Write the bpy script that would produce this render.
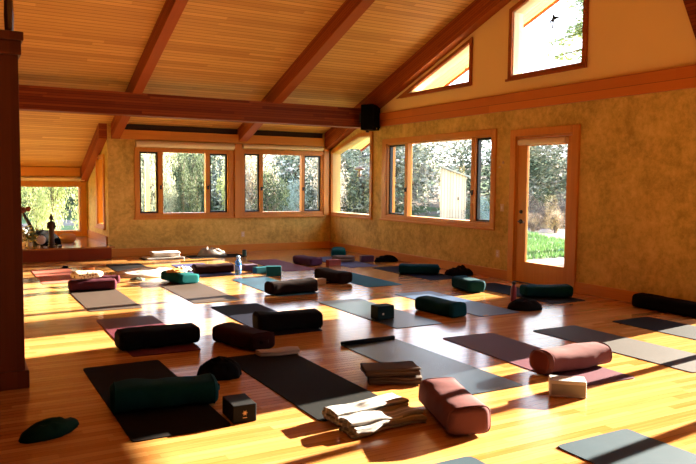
import bpy, bmesh, math, random
from mathutils import Vector, Matrix, noise
for o in list(bpy.data.objects): bpy.data.objects.remove(o)
SC = bpy.context.scene
COL = SC.collection
R = math.radians

# ------------------------------------------------------------------ camera
cam_d = bpy.data.cameras.new('camera'); cam = bpy.data.objects.new('camera', cam_d); COL.objects.link(cam)
cam_d.sensor_width = 36; cam_d.lens = 36 * 701.08 / 696; cam_d.clip_end = 300
def cam_vec(x, y, f):
    ro, pi_, ya = 0.00935939, 0.0689102, 0.510618
    x, y = math.cos(ro)*x - math.sin(ro)*y, math.sin(ro)*x + math.cos(ro)*y
    f, y = math.cos(pi_)*f + math.sin(pi_)*y, -math.sin(pi_)*f + math.cos(pi_)*y
    return Vector((math.cos(ya)*x + math.sin(ya)*f, -math.sin(ya)*x + math.cos(ya)*f, y))
rt, up, bk = cam_vec(1, 0, 0), cam_vec(0, 1, 0), -cam_vec(0, 0, 1)
cam.matrix_world = Matrix(((rt.x, up.x, bk.x, 0), (rt.y, up.y, bk.y, 0), (rt.z, up.z, bk.z, 1.5117), (0, 0, 0, 1)))
SC.camera = cam

# ------------------------------------------------------------------ sky, sun, exposure
W = bpy.data.worlds.new('sky'); SC.world = W; W.use_nodes = True
wn = W.node_tree; wb = wn.nodes['Background']
tc = wn.nodes.new('ShaderNodeTexCoord'); sx = wn.nodes.new('ShaderNodeSeparateXYZ'); wr = wn.nodes.new('ShaderNodeValToRGB')
wn.links.new(tc.outputs['Generated'], sx.inputs[0]); wn.links.new(sx.outputs['Z'], wr.inputs[0]); wn.links.new(wr.outputs[0], wb.inputs['Color'])
wr.color_ramp.elements[0].position = 0.0; wr.color_ramp.elements[0].color = (0.96, 0.96, 0.98, 1)
wr.color_ramp.elements[1].position = 0.8; wr.color_ramp.elements[1].color = (0.35, 0.55, 0.95, 1)
wb.inputs['Strength'].default_value = 3.2
SUN_DIR = Vector((-1, -0.115, -0.27)).normalized()
sd = bpy.data.lights.new('sun', 'SUN'); sun = bpy.data.objects.new('sun', sd); COL.objects.link(sun)
sd.energy = 50; sd.angle = R(0.53); sd.color = (1.0, 0.90, 0.74)
sun.rotation_euler = SUN_DIR.to_track_quat('-Z', 'Y').to_euler(); sun.location = (30, 10, 20)
SC.view_settings.view_transform = 'Standard'; SC.view_settings.look = 'None'
SC.view_settings.exposure = 0.83; SC.view_settings.gamma = 1; SC.view_settings.use_curve_mapping = False
SC.cycles.use_denoising = True
SC.cycles.max_bounces = 12; SC.cycles.diffuse_bounces = 6; SC.cycles.glossy_bounces = 4; SC.cycles.transparent_max_bounces = 24
SC.cycles.sample_clamp_indirect = 8

# ------------------------------------------------------------------ materials
MATS = {}
def lin(c): return tuple(((v/255)/12.92 if v/255 <= 0.04045 else ((v/255+0.055)/1.055)**2.4) for v in c)
class NB:
    def __init__(s, name):
        s.m = bpy.data.materials.new(name); s.m.use_nodes = True; s.t = s.m.node_tree; s.p = s.t.nodes['Principled BSDF']
    def n(s, ty, **k):
        nd = s.t.nodes.new(ty)
        for a, v in k.items(): setattr(nd, a, v)
        return nd
    def l(s, a, b): s.t.links.new(a, b)
    def math(s, op, a, b=None, c=None):
        nd = s.n('ShaderNodeMath', operation=op)
        for i, v in enumerate((a, b, c)):
            if v is None: continue
            if isinstance(v, (int, float)): nd.inputs[i].default_value = v
            else: s.l(v, nd.inputs[i])
        return nd.outputs[0]
    def mix(s, f, a, b, mode='MIX'):
        nd = s.n('ShaderNodeMix', data_type='RGBA', blend_type=mode)
        for sock, v in ((nd.inputs[0], f), (nd.inputs[6], a), (nd.inputs[7], b)):
            if isinstance(v, (int, float)): sock.default_value = v
            elif isinstance(v, tuple): sock.default_value = (*v[:3], 1)
            else: s.l(v, sock)
        return nd.outputs[2]
    def noise(s, scale, detail=3, vec=None, rough=0.5, dist=0):
        nd = s.n('ShaderNodeTexNoise'); nd.inputs['Scale'].default_value = scale; nd.inputs['Detail'].default_value = detail
        nd.inputs['Roughness'].default_value = rough; nd.inputs['Distortion'].default_value = dist
        if vec is not None: s.l(vec, nd.inputs['Vector'])
        return nd.outputs[0]
    def bump(s, h, strength=0.3, dist=0.01):
        nd = s.n('ShaderNodeBump'); nd.inputs['Strength'].default_value = strength; nd.inputs['Distance'].default_value = dist
        s.l(h, nd.inputs['Height']); s.l(nd.outputs[0], s.p.inputs['Normal'])
    def set(s, **k):
        for a, v in k.items():
            a = {'rough': 'Roughness', 'metal': 'Metallic', 'spec': 'Specular IOR Level', 'coat': 'Coat Weight', 'coatr': 'Coat Roughness', 'sheen': 'Sheen Weight', 'trans': 'Transmission Weight', 'ior': 'IOR'}[a]
            s.p.inputs[a].default_value = v
def plain(name, col, rough=0.6, var=0.12, scale=6, bump=0.0, bscale=60, **k):
    if name in MATS: return MATS[name]
    b = NB(name); tcn = b.n('ShaderNodeTexCoord'); nz = b.noise(scale, 4, tcn.outputs['Object'])
    c = b.mix(nz, tuple(v*(1-var) for v in col), tuple(min(1, v*(1+var)) for v in col)); b.l(c, b.p.inputs['Base Color'])
    b.set(rough=rough, **k)
    if bump: b.bump(b.noise(bscale, 3, tcn.outputs['Object']), bump, 0.004)
    MATS[name] = b.m; return b.m
def wood(name, c1, c2, along='X', width=0.08, length=1.4, across=None, rough=0.4, groove=0.0, var=0.5, grain=1.0, spec=0.5, coat=0.0, groove_col=None, bump=0.15, coatr=0.1):
    """boards run along one axis; every board has its own tone and grain"""
    if name in MATS: return MATS[name]
    b = NB(name); tcn = b.n('ShaderNodeTexCoord'); s = b.n('ShaderNodeSeparateXYZ'); b.l(tcn.outputs['Object'], s.inputs[0])
    a = s.outputs[along]; across = across or {'X': 'Y', 'Y': 'X', 'Z': 'X'}[along]
    c = b.math('ADD', s.outputs['Z'], b.math('MULTIPLY', s.outputs['Y'], 0.35)) if across == 'slope' else s.outputs[across]   # laminations parallel to the roof
    third = s.outputs['X'] if across == 'slope' else s.outputs[[q for q in 'XYZ' if q not in (along, across)][0]]
    cid = b.math('FLOOR', b.math('DIVIDE', c, width))
    w1 = b.n('ShaderNodeTexWhiteNoise', noise_dimensions='1D'); b.l(cid, w1.inputs['W'])
    off = b.math('MULTIPLY', w1.outputs['Value'], length*7)
    aid = b.math('FLOOR', b.math('DIVIDE', b.math('ADD', a, off), length))
    w2 = b.n('ShaderNodeTexWhiteNoise', noise_dimensions='2D'); cv = b.n('ShaderNodeCombineXYZ'); b.l(cid, cv.inputs[0]); b.l(aid, cv.inputs[1]); b.l(cv.outputs[0], w2.inputs['Vector'])
    g = b.n('ShaderNodeCombineXYZ')
    b.l(b.math('ADD', b.math('MULTIPLY', a, 1.2), b.math('MULTIPLY', w2.outputs['Value'], 40)), g.inputs[0]); b.l(b.math('MULTIPLY', c, 28), g.inputs[1]); b.l(b.math('MULTIPLY', third, 28), g.inputs[2])
    nz = b.noise(1.6, 4, g.outputs[0], 0.6, 0.4)
    f = b.math('ADD', b.math('MULTIPLY', w2.outputs['Value'], var), b.math('MULTIPLY', b.math('SUBTRACT', nz, 0.35), grain))
    cl = b.n('ShaderNodeClamp'); b.l(f, cl.inputs[0])
    col = b.mix(cl.outputs[0], c1, c2)
    if groove:
        fr = b.math('FRACT', b.math('DIVIDE', c, width)); d = b.math('MINIMUM', fr, b.math('SUBTRACT', 1.0, fr))
        gm = b.math('LESS_THAN', d, groove)
        col = b.mix(gm, col, groove_col or tuple(v*0.35 for v in c1))
        b.bump(b.math('SUBTRACT', b.math('MULTIPLY', nz, 0.2), gm), bump, 0.004)
    b.l(col, b.p.inputs['Base Color']); b.set(rough=rough, spec=spec, coat=coat, coatr=coatr)
    MATS[name] = b.m; return b.m

CEIL = wood('ceiling_boards', (0.54, 0.275, 0.065), (0.86, 0.53, 0.15), 'X', 0.085, 3.0, rough=0.55, groove=0.06, var=0.6, grain=0.6, groove_col=(0.34, 0.15, 0.04), spec=0.3)
FLOOR = wood('floor_boards', (0.33, 0.125, 0.026), (0.62, 0.33, 0.115), 'X', 0.065, 1.1, rough=0.17, groove=0.018, var=0.55, grain=0.7, groove_col=(0.16, 0.05, 0.01), spec=0.5, bump=0.05)
FIR_X = wood('fir_trim_x', (0.54, 0.19, 0.018), (0.80, 0.36, 0.045), 'X', 0.3, 9, across='Z', rough=0.4, var=0.3, grain=0.8)
FIR_Y = wood('fir_trim_y', (0.54, 0.19, 0.018), (0.80, 0.36, 0.045), 'Y', 0.3, 9, across='Z', rough=0.4, var=0.3, grain=0.8)
FIR_Z = wood('fir_trim_z', (0.54, 0.19, 0.018), (0.80, 0.36, 0.045), 'Z', 0.3, 9, across='X', rough=0.4, var=0.3, grain=0.8)
FIR_ZY = wood('fir_trim_zy', (0.54, 0.19, 0.018), (0.80, 0.36, 0.045), 'Z', 0.3, 9, across='Y', rough=0.4, var=0.3, grain=0.8)
BELT = wood('belt_fir', (0.50, 0.13, 0.014), (0.68, 0.22, 0.028), 'Y', 0.14, 2.8, across='Z', rough=0.4, var=0.6, grain=0.5, groove=0.02)
BEAM = wood('glulam_dark', (0.13, 0.022, 0.005), (0.27, 0.06, 0.012), 'X', 0.045, 1.9, across='Z', rough=0.55, spec=0.15, groove=0.05, var=0.9, grain=0.6)
RAFT = wood('glulam_rafter', (0.24, 0.042, 0.005), (0.42, 0.105, 0.012), 'Y', 0.045, 2.5, across='slope', rough=0.55, spec=0.2, groove=0.05, var=0.6, grain=0.6)
PART = wood('partition_wood', (0.09, 0.020, 0.005), (0.15, 0.038, 0.009), 'Z', 0.12, 9, across='X', rough=0.5, var=0.5, grain=0.7, spec=0.2)
RISER = wood('riser_wood', (0.20, 0.03, 0.006), (0.28, 0.05, 0.009), 'X', 0.3, 2.0, across='Z', spec=0.2, rough=0.5, var=0.4, grain=0.6)
FIR_OUT = wood('soffit_boards', (0.74, 0.60, 0.40), (0.88, 0.78, 0.58), 'Y', 0.12, 2.2, across='X', rough=0.6, groove=0.05, var=0.6, grain=0.4)

def plaster():
    b = NB('ochre_plaster'); t = b.n('ShaderNodeTexCoord')
    n1 = b.noise(1.6, 5, t.outputs['Object'], 0.65, 0.6); n2 = b.noise(11, 7, t.outputs['Object'], 0.72, 0.25); n3 = b.noise(40, 3, t.outputs['Object'], 0.6)
    f = b.math('ADD', b.math('MULTIPLY', n1, 0.9), b.math('MULTIPLY', n2, 0.9)); f = b.math('SUBTRACT', f, 0.45)
    r = b.n('ShaderNodeValToRGB'); b.l(f, r.inputs[0])
    e = r.color_ramp.elements; e[0].position = 0.25; e[0].color = (0.37, 0.245, 0.05, 1); e[1].position = 0.75; e[1].color = (0.90, 0.69, 0.23, 1)
    m = r.color_ramp.elements.new(0.5); m.color = (0.69, 0.48, 0.12, 1)
    c = b.mix(0.25, r.outputs[0], b.mix(n3, (0.48, 0.34, 0.07), (0.80, 0.61, 0.18)))
    b.l(c, b.p.inputs['Base Color']); b.set(rough=0.75, spec=0.25); b.bump(n2, 0.25, 0.01)
    return b.m
PLAST = plaster()
SMOOTH = plain('smooth_peach_plaster', (0.92, 0.67, 0.27), 0.8, 0.04, 1.5, spec=0.2)
BLACK = plain('black_metal', (0.012, 0.011, 0.011), 0.4)
CREAM = plain('cream_shade_fabric', (0.88, 0.74, 0.50), 0.8, 0.05, 20)
WHITEP = plain('white_paint', (0.82, 0.80, 0.76), 0.5, 0.03)
IVORY = plain('ivory_plastic', (0.72, 0.58, 0.36), 0.4, 0.03)
def glassmat():
    b = NB('window_glass'); b.t.nodes.remove(b.p); out = b.t.nodes['Material Output']
    tr = b.n('ShaderNodeBsdfTransparent'); gl = b.n('ShaderNodeBsdfGlossy'); gl.inputs['Roughness'].default_value = 0.0
    fr = b.n('ShaderNodeFresnel'); fr.inputs['IOR'].default_value = 1.25; mx = b.n('ShaderNodeMixShader')
    tr.inputs[0].default_value = (0.97, 0.98, 0.975, 1)
    geo = b.n('ShaderNodeNewGeometry'); front = b.math('MULTIPLY', fr.outputs[0], b.math('SUBTRACT', 1.0, geo.outputs['Backfacing']))
    b.l(front, mx.inputs[0]); b.l(tr.outputs[0], mx.inputs[1]); b.l(gl.outputs[0], mx.inputs[2]); b.l(mx.outputs[0], out.inputs['Surface'])
    return b.m
GLASS = glassmat()
def matmat(name, col, rough=0.5, sheen=0.0, var=0.15, spots=None):
    b = NB(name); t = b.n('ShaderNodeTexCoord'); n1 = b.noise(3, 4, t.outputs['Object']); n2 = b.noise(220, 2, t.outputs['Object'])
    c = b.mix(n1, tuple(v*(1-var) for v in col), tuple(v*(1+var) for v in col))
    if spots:
        n3 = b.noise(5.5, 3, t.outputs['Object'], 0.6, 0.8); th = b.n('ShaderNodeMapRange'); b.l(n3, th.inputs[0]); th.inputs[1].default_value = 0.58; th.inputs[2].default_value = 0.7
        c = b.mix(th.outputs[0], c, spots)
    b.l(c, b.p.inputs['Base Color']); b.set(rough=rough, spec=0.3 if rough < 0.48 else (0.04 if max(col) < 0.03 else 0.08), sheen=sheen); b.bump(n2, 0.35, 0.002)
    return b.m
def fabric(name, col, rough=0.9, sheen=0.0, var=0.2):
    sheen = 0.0
    if name in MATS: return MATS[name]
    b = NB(name); t = b.n('ShaderNodeTexCoord'); n1 = b.noise(7, 4, t.outputs['Object']); n2 = b.noise(150, 2, t.outputs['Object'])
    c = b.mix(n1, tuple(v*(1-var) for v in col), tuple(v*(1+var) for v in col)); b.l(c, b.p.inputs['Base Color'])
    b.set(rough=rough, sheen=sheen, spec=0.06); b.bump(n2, 0.3, 0.003); MATS[name] = b.m; return b.m
def stripes(name, c1, c2, axis='X', period=0.1, duty=0.5, rough=0.9):
    b = NB(name); t = b.n('ShaderNodeTexCoord'); s = b.n('ShaderNodeSeparateXYZ'); b.l(t.outputs['Object'], s.inputs[0])
    f = b.math('LESS_THAN', b.math('FRACT', b.math('DIVIDE', s.outputs[axis], period)), duty); n2 = b.noise(120, 2, t.outputs['Object'])
    b.l(b.mix(f, c1, c2), b.p.inputs['Base Color']); b.set(rough=rough, spec=0.15); b.bump(n2, 0.4, 0.003); return b.m

# ------------------------------------------------------------------ mesh helpers
def bbox(bm, x0, x1, y0, y1, z0, z1):
    vs = [bm.verts.new((x, y, z)) for z in (z0, z1) for y in (y0, y1) for x in (x0, x1)]
    for f in ((0, 2, 3, 1), (4, 5, 7, 6), (0, 1, 5, 4), (2, 6, 7, 3), (0, 4, 6, 2), (1, 3, 7, 5)): bm.faces.new([vs[i] for i in f])
    return vs
def prism(bm, pts, fn, a, b):
    """polygon pts (u,z) extruded between depths a and b; fn(u,d,z) -> xyz"""
    A = [bm.verts.new(fn(u, a, z)) for u, z in pts]; B = [bm.verts.new(fn(u, b, z)) for u, z in pts]; n = len(pts)
    bm.faces.new(A); bm.faces.new(B[::-1])
    for i in range(n): bm.faces.new((A[i], B[i], B[(i+1) % n], A[(i+1) % n]))
def tube(bm, p0, p1, r0, r1=None, n=8, cap=True):
    r1 = r0 if r1 is None else r1
    p0, p1 = Vector(p0), Vector(p1); d = (p1-p0).normalized(); a = d.orthogonal().normalized(); c = d.cross(a)
    A = [bm.verts.new(p0 + r0*(a*math.cos(t*2*math.pi/n) + c*math.sin(t*2*math.pi/n))) for t in range(n)]
    B = [bm.verts.new(p1 + r1*(a*math.cos(t*2*math.pi/n) + c*math.sin(t*2*math.pi/n))) for t in range(n)]
    for i in range(n): bm.faces.new((A[i], A[(i+1) % n], B[(i+1) % n], B[i]))
    if cap: bm.faces.new(A[::-1]); bm.faces.new(B)
def lathe(bm, prof, n=20, c=(0, 0)):
    rings = []
    for r, z in prof: rings.append([bm.verts.new((c[0]+r*math.cos(t*2*math.pi/n), c[1]+r*math.sin(t*2*math.pi/n), z)) for t in range(n)])
    for a, b in zip(rings, rings[1:]):
        for i in range(n): bm.faces.new((a[i], a[(i+1) % n], b[(i+1) % n], b[i]))
    bm.faces.new(rings[0][::-1]); bm.faces.new(rings[-1])
def obj(name, bm, mat, parent=None, smooth=False, bevel=0.0, loc=None, rz=0.0):
    bmesh.ops.recalc_face_normals(bm, faces=bm.faces)
    me = bpy.data.meshes.new(name); bm.to_mesh(me); bm.free()
    if smooth:
        for p in me.polygons: p.use_smooth = True
    me.materials.append(mat); o = bpy.data.objects.new(name, me); COL.objects.link(o)
    if parent: o.parent = parent
    if loc: o.location = loc
    o.rotation_euler.z = rz
    if bevel:
        m = o.modifiers.new('bevel', 'BEVEL'); m.width = bevel; m.segments = 2; m.limit_method = 'ANGLE'
    return o
def struct(name, bm, mat, parent=None, bevel=0.0, label=None):
    o = obj(name, bm, mat, parent, bevel=bevel)
    if not parent: o['kind'] = 'structure'
    if label: o['label'] = label
    return o
def empty(name, loc=(0, 0, 0), rz=0.0, kind=None):
    o = bpy.data.objects.new(name, None); COL.objects.link(o); o.location = loc; o.rotation_euler.z = rz; o.empty_display_size = 0.1
    if kind: o['kind'] = kind
    return o
def tag(o, label, cat, group=None):
    o['label'] = label; o['category'] = cat
    if group: o['group'] = group
    return o
BM = bmesh.new

# ------------------------------------------------------------------ room shell
XR, YB, YA = 7.666, 14.55, 17.0        # inner faces: right wall, back wall, alcove back wall
XL, YF, XA = -3.0, -2.5, 2.66          # left wall, front wall, alcove side wall
M, YRIDGE = 0.35, 6.0
def zr(y): return 3.04 + M*(12.6 - y)      # underside of rafters
def zc(y):                                   # ceiling boards
    return 3.34 + M*(12.6 - y) if y >= YRIDGE else 3.34 + M*(12.6 - YRIDGE) - M*(YRIDGE - y)
fR = lambda u, d, z: (XR - d, u, z)          # right wall: u runs along Y, d towards the room
fB = lambda u, d, z: (u, YB - d, z)          # back wall: u runs along X
fA = lambda u, d, z: (u, YA - d, z)
fS = lambda u, d, z: (XA - d, u, z)          # alcove side wall

def hole_range(poly, u):
    zs = []
    for (a, b) in zip(poly, poly[1:]+poly[:1]):
        if (a[0]-u)*(b[0]-u) <= 0 and a[0] != b[0]:
            t = (u-a[0])/(b[0]-a[0]); zs.append(a[1]+t*(b[1]-a[1]))
    return (min(zs), max(zs))
def wall(name, fn, u0, u1, zlo, zhi, holes, mat, thick=0.2):
    """solid wall with holes; zlo / zhi are functions of u"""
    br = sorted(set([u0, u1] + [p[0] for h in holes for p in h if u0 < p[0] < u1] + ([YRIDGE] if u0 < YRIDGE < u1 else [])))
    bm = BM()
    for a, b in zip(br, br[1:]):
        e = min(1e-5, (b-a)/4); mid = (a+b)/2
        hs = [h for h in holes if min(p[0] for p in h) < mid < max(p[0] for p in h)]
        hs.sort(key=lambda h: hole_range(h, mid)[0])
        lo = (zlo(a), zlo(b))
        for h in hs:
            ra, rb = hole_range(h, a+e), hole_range(h, b-e)
            if ra[0] > lo[0]+1e-4 or rb[0] > lo[1]+1e-4:
                prism(bm, [(a, lo[0]), (b, lo[1]), (b, rb[0]), (a, ra[0])], fn, 0, -thick)
            lo = (ra[1], rb[1])
        if zhi(a) > lo[0]+1e-4 or zhi(b) > lo[1]+1e-4:
            prism(bm, [(a, lo[0]), (b, lo[1]), (b, zhi(b)), (a, zhi(a))], fn, 0, -thick)
    bmesh.ops.remove_doubles(bm, verts=bm.verts, dist=1e-5)
    return struct(name, bm, mat)
rect = lambda a, b, c, d: [(a, c), (b, c), (b, d), (a, d)]

bm = BM(); bbox(bm, XL-0.2, XR+0.2, YF-0.2, YB+0.2, -0.12, 0); struct('floor', bm, FLOOR)
# openings
H3 = rect(8.89, 12.10, 0.87, 2.32)
H2A = [(12.72, 0.84), (14.43, 0.84), (14.43, 2.20), (13.20, 2.52), (12.72, 2.52)]
HD = rect(7.16, 8.31, 0.0, 2.26)
G1 = [(9.50, 3.25), (11.38, 3.25), (9.50, 3.90)]
G2 = [(7.04, 3.22), (8.46, 3.22), (8.46, 4.20), (7.04, 4.68)]
H4 = rect(0.35, 4.92, 0.12, 1.90)
H1A = rect(3.26, 5.18, 0.84, 2.15)
H1B = rect(5.52, 7.45, 0.84, 2.17)
HAL = rect(0.3, 2.5, 0.36, 1.40)
HAS = rect(14.98, 15.68, 0.60, 2.0)
wall('wall_right', fR, YF, YB+0.2, lambda u: -0.1, lambda u: min(2.82, zc(u)+0.05), [H3, H2A, HD, H4], PLAST)
wall('wall_gable', fR, YF, 14.05, lambda u: 2.82, lambda u: max(2.82, zc(u)+0.05), [G1, G2], SMOOTH)
wall('wall_back', fB, XA, XR, lambda u: -0.1, lambda u: zc(YB)+0.06, [H1A, H1B], PLAST)
bm = BM(); bbox(bm, XL-0.2, 0.1, YB, YB+0.2, -0.1, zc(YB)+0.05); struct('wall_back_left', bm, PLAST)
wall('wall_alcove', fA, -0.2, XA+0.15, lambda u: -0.1, lambda u: zc(YA)+0.07, [HAL], PLAST)
wall('wall_alcove_side', fS, YB+0.2, YA, lambda u: -0.1, lambda u: zc(u)+0.05, [HAS], PLAST, thick=-0.0+0.2)
bm = BM(); bbox(bm, -0.1, 0.1, YB+0.2, YA, -0.1, zc(YB)+0.05); struct('wall_alcove_left', bm, PLAST)
bm = BM(); bbox(bm, XL-0.2, XL, YF, YB, -0.1, 5.7); struct('wall_left', bm, PART)
bm = BM(); bbox(bm, XL-0.2, XR+0.2, YF-0.2, YF, -0.1, zc(YF)+0.1); struct('wall_front', bm, PART)
# roof: inside boards (ceiling) and the outside deck with its eaves
def slab(bm, x0, x1, y0, y1, a, b):
    pts = [(y0, zc(y0)+a), (y1, zc(y1)+a), (y1, zc(y1)+b), (y0, zc(y0)+b)]
    prism(bm, pts, lambda u, d, z: (d, u, z), x0, x1)
bm = BM(); slab(bm, XL-0.2, XR+0.2, YRIDGE, YB+0.2, 0, 0.03); slab(bm, XL-0.2, XR+0.2, YF-0.2, YRIDGE, 0, 0.03); slab(bm, -0.1, XA+0.2, YB+0.2, YA+0.2, 0, 0.03); struct('ceiling', bm, CEIL)
bm = BM(); slab(bm, XL-0.2, 9.0, YRIDGE, YB+0.85, 0.035, 0.2); slab(bm, XL-0.2, 9.0, YF-0.6, YRIDGE, 0.035, 0.2); slab(bm, -0.4, XA+0.7, YB+0.85, YA+0.7, 0.035, 0.2); struct('roof_deck', bm, plain('roof_shingle', (0.08, 0.075, 0.07), 0.9))
bm = BM(); slab(bm, XR+0.21, 8.96, YRIDGE, YB+0.8, 0.0, 0.03); slab(bm, XR+0.21, 8.96, YF-0.5, YRIDGE, 0.0, 0.03); struct('soffit', bm, FIR_OUT)
bm = BM(); slab(bm, 8.965, 9.01, YRIDGE, YB+0.85, -0.03, 0.21); slab(bm, 8.965, 9.01, YF-0.6, YRIDGE, -0.03, 0.21); struct('trim_fascia', bm, RISER)
# rafters
def rafter(x0, x1, y0=9-3.0, y1=YB, dz=0.0):
    bm = BM(); prism(bm, [(y0, zr(y0)-dz), (y1, zr(y1)-dz), (y1, zc(y1)-0.002), (y0, zc(y0)-0.002)], lambda u, d, z: (d, u, z), x0, x1); return struct('rafter', bm, RAFT, bevel=0.006)
rafter(2.73, 2.90); rafter(5.36, 5.56); rafter(7.49, XR-0.002, y1=YB-0.02, dz=0.08)
bm = BM(); x0, x1 = 2.50, XA-0.002; prism(bm, [(YB+0.01, zr(YB)), (YA-0.02, zr(YA)), (YA-0.02, zc(YA)-0.002), (YB+0.01, zc(YB)-0.002)], lambda u, d, z: (d, u, z), x0, x1); struct('rafter', bm, RAFT)
for x0, x1 in ((2.73, 2.90), (5.36, 5.56), (7.44, XR-0.002)):   # the other slope of the roof
    bm = BM(); prism(bm, [(YF, zc(YF)-0.30), (YRIDGE-0.002, zc(YRIDGE)-0.30), (YRIDGE-0.002, zc(YRIDGE)-0.002), (YF, zc(YF)-0.002)], lambda u, d, z: (d, u, z), x0, x1); struct('rafter', bm, RAFT)
bm = BM(); prism(bm, [(5.17-0.02, 2.97), (5.17-0.32, 2.97), (5.84-0.32, 4.7), (5.84-0.02, 4.7)], fR, 0.002, 0.14); struct('knee_brace', bm, BEAM, bevel=0.006)
bm = BM(); bbox(bm, XL, XR-0.002, 12.6, 12.9, 2.67, 3.06); struct('ceiling_beam', bm, BEAM, bevel=0.006)
# belt rail on right wall, baseboards, headers
bm = BM(); bbox(bm, XR-0.05, XR-0.001, YF, 12.59, 2.68, 2.95); struct('trim_belt', bm, BELT, bevel=0.004)
bm = BM(); bbox(bm, XR-0.025, XR-0.001, 8.43, YB-0.03, 0, 0.15); bbox(bm, XR-0.025, XR-0.001, 4.95, 7.04, 0, 0.15); struct('baseboard_right', bm, FIR_Y, bevel=0.004)
bm = BM(); bbox(bm, XA+0.002, XR-0.001, YB-0.025, YB-0.001, 0, 0.16); struct('baseboard_back', bm, FIR_X, bevel=0.004)
bm = BM(); bbox(bm, XA+0.24, 7.43, YB-0.12, YB-0.001, 2.36, 2.545); struct('trim_header', bm, FIR_X, bevel=0.004)
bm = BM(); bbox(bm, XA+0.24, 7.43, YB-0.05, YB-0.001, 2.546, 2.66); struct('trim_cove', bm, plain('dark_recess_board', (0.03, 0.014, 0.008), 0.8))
bm = BM(); bbox(bm, 5.29, 5.46, YB-0.075, YB-0.001, 0.74, 2.35); struct('trim_post', bm, FIR_Z, bevel=0.005)
bm = BM(); bbox(bm, 7.47, 7.60, YB-0.06, YB-0.001, 0.78, 2.35); struct('trim_corner', bm, FIR_Z, bevel=0.005)
# alcove platform
bm = BM(); bbox(bm, 0.1, 2.64, 14.16, YB-0.001, -0.0, 0.215); bbox(bm, 0.102, XA-0.002, YB+0.0, YA-0.001, -0.05, 0.215); struct('platform', bm, RISER)
bm = BM(); bbox(bm, 0.1, 2.70, 14.12, YB-0.001, 0.216, 0.245); bbox(bm, 0.102, XA-0.002, YB-0.001, YA-0.001, 0.216, 0.245); struct('platform_floor', bm, FLOOR, bevel=0.003)
bm = BM(); bbox(bm, XA-0.03, XA-0.002, YB+0.1, YA-0.03, 0.246, 0.40); struct('baseboard_alcove', bm, FIR_Y)
bm = BM(); bbox(bm, 0.11, XA-0.17, YA-0.12, YA-0.002, 1.62, 1.82); struct('trim_alcove_header', bm, FIR_X, bevel=0.004)
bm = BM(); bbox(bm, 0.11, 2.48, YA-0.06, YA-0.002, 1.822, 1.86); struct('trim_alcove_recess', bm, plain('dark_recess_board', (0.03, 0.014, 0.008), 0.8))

# ------------------------------------------------------------------ windows and door
def fbox(bm, fn, u0, u1, d0, d1, z0, z1):
    a, b = fn(u0, d0, z0), fn(u1, d1, z1)
    bbox(bm, min(a[0], b[0]), max(a[0], b[0]), min(a[1], b[1]), max(a[1], b[1]), z0, z1)
def window(n, fn, o, h, mulls=(), sash=(), side=FIR_Z, head=FIR_X, handles=(), sill=True):
    """o outer trim (u0,u1,z0,z1), h the opening; mulls [(u0,u1)]; sash = indices of panes with a black casement frame"""
    u0, u1, z0, z1 = o; a0, a1, c0, c1 = h
    bm = BM()
    fbox(bm, fn, u0, a0, 0.001, 0.03, z0, z1); fbox(bm, fn, a1, u1, 0.001, 0.03, z0, z1)
    fbox(bm, fn, a0, a1, 0.001, 0.032, c1, z1); fbox(bm, fn, a0, a1, 0.001, 0.032, z0, c0)
    # reveals
    fbox(bm, fn, a0+0.001, a0+0.025, -0.19, 0.0, c0, c1); fbox(bm, fn, a1-0.025, a1-0.001, -0.19, 0.0, c0, c1)
    fbox(bm, fn, a0+0.026, a1-0.026, -0.19, 0.0, c1-0.025, c1-0.001); fbox(bm, fn, a0+0.026, a1-0.026, -0.19, 0.0, c0+0.001, c0+0.025)
    root = struct('window_%d' % n, bm, side, bevel=0.003)
    if sill:
        bm = BM(); fbox(bm, fn, u0-0.03, u1+0.03, 0.0325, 0.06, z0, z0+0.035); obj('sill', bm, head, root, bevel=0.004)
    edges = [a0+0.026] + [v for m in mulls for v in m] + [a1-0.026]
    for m in mulls:
        bm = BM(); fbox(bm, fn, m[0], m[1], -0.12, -0.01, c0+0.026, c1-0.026); obj('mullion', bm, side, root, bevel=0.003)
    for i in range(len(edges)//2):
        e0, e1 = edges[2*i], edges[2*i+1]
        if i in sash:
            bm = BM(); w = 0.035
            fbox(bm, fn, e0, e0+w, -0.11, -0.05, c0+0.027, c1-0.027); fbox(bm, fn, e1-w, e1, -0.11, -0.05, c0+0.027, c1-0.027)
            fbox(bm, fn, e0+w, e1-w, -0.11, -0.05, c0+0.027, c0+0.027+w); fbox(bm, fn, e0+w, e1-w, -0.11, -0.05, c1-0.027-w, c1-0.027)
            s = obj('sash', bm, BLACK, root); s['label'] = 'black casement sash'
            bm = BM(); fbox(bm, fn, e0+w, e1-w, -0.085, -0.08, c0+0.027+w, c1-0.027-w); obj('pane', bm, GLASS, s)
        else:
            bm = BM(); fbox(bm, fn, e0+0.001, e1-0.001, -0.085, -0.08, c0+0.026, c1-0.026); obj('pane', bm, GLASS, root)
    for (hu, hz) in handles:
        bm = BM(); fbox(bm, fn, hu-0.018, hu+0.018, -0.01, 0.012, hz-0.04, hz+0.04)
        p, q = fn(hu, 0.02, hz-0.02), fn(hu, 0.045, hz+0.08); tube(bm, fn(hu, 0.012, hz), fn(hu, 0.03, hz), 0.01); tube(bm, fn(hu, 0.03, hz-0.01), fn(hu+0.03, 0.035, hz+0.07), 0.008, 0.006)
        obj('handle', bm, BLACK, root)
    return root
window(1, fB, (3.18, 5.285, 0.74, 2.20), (3.26, 5.18, 0.84, 2.15), [(3.66, 3.76), (4.67, 4.76)], (0, 2), handles=((3.71, 1.40), (4.715, 1.40)))
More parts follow.
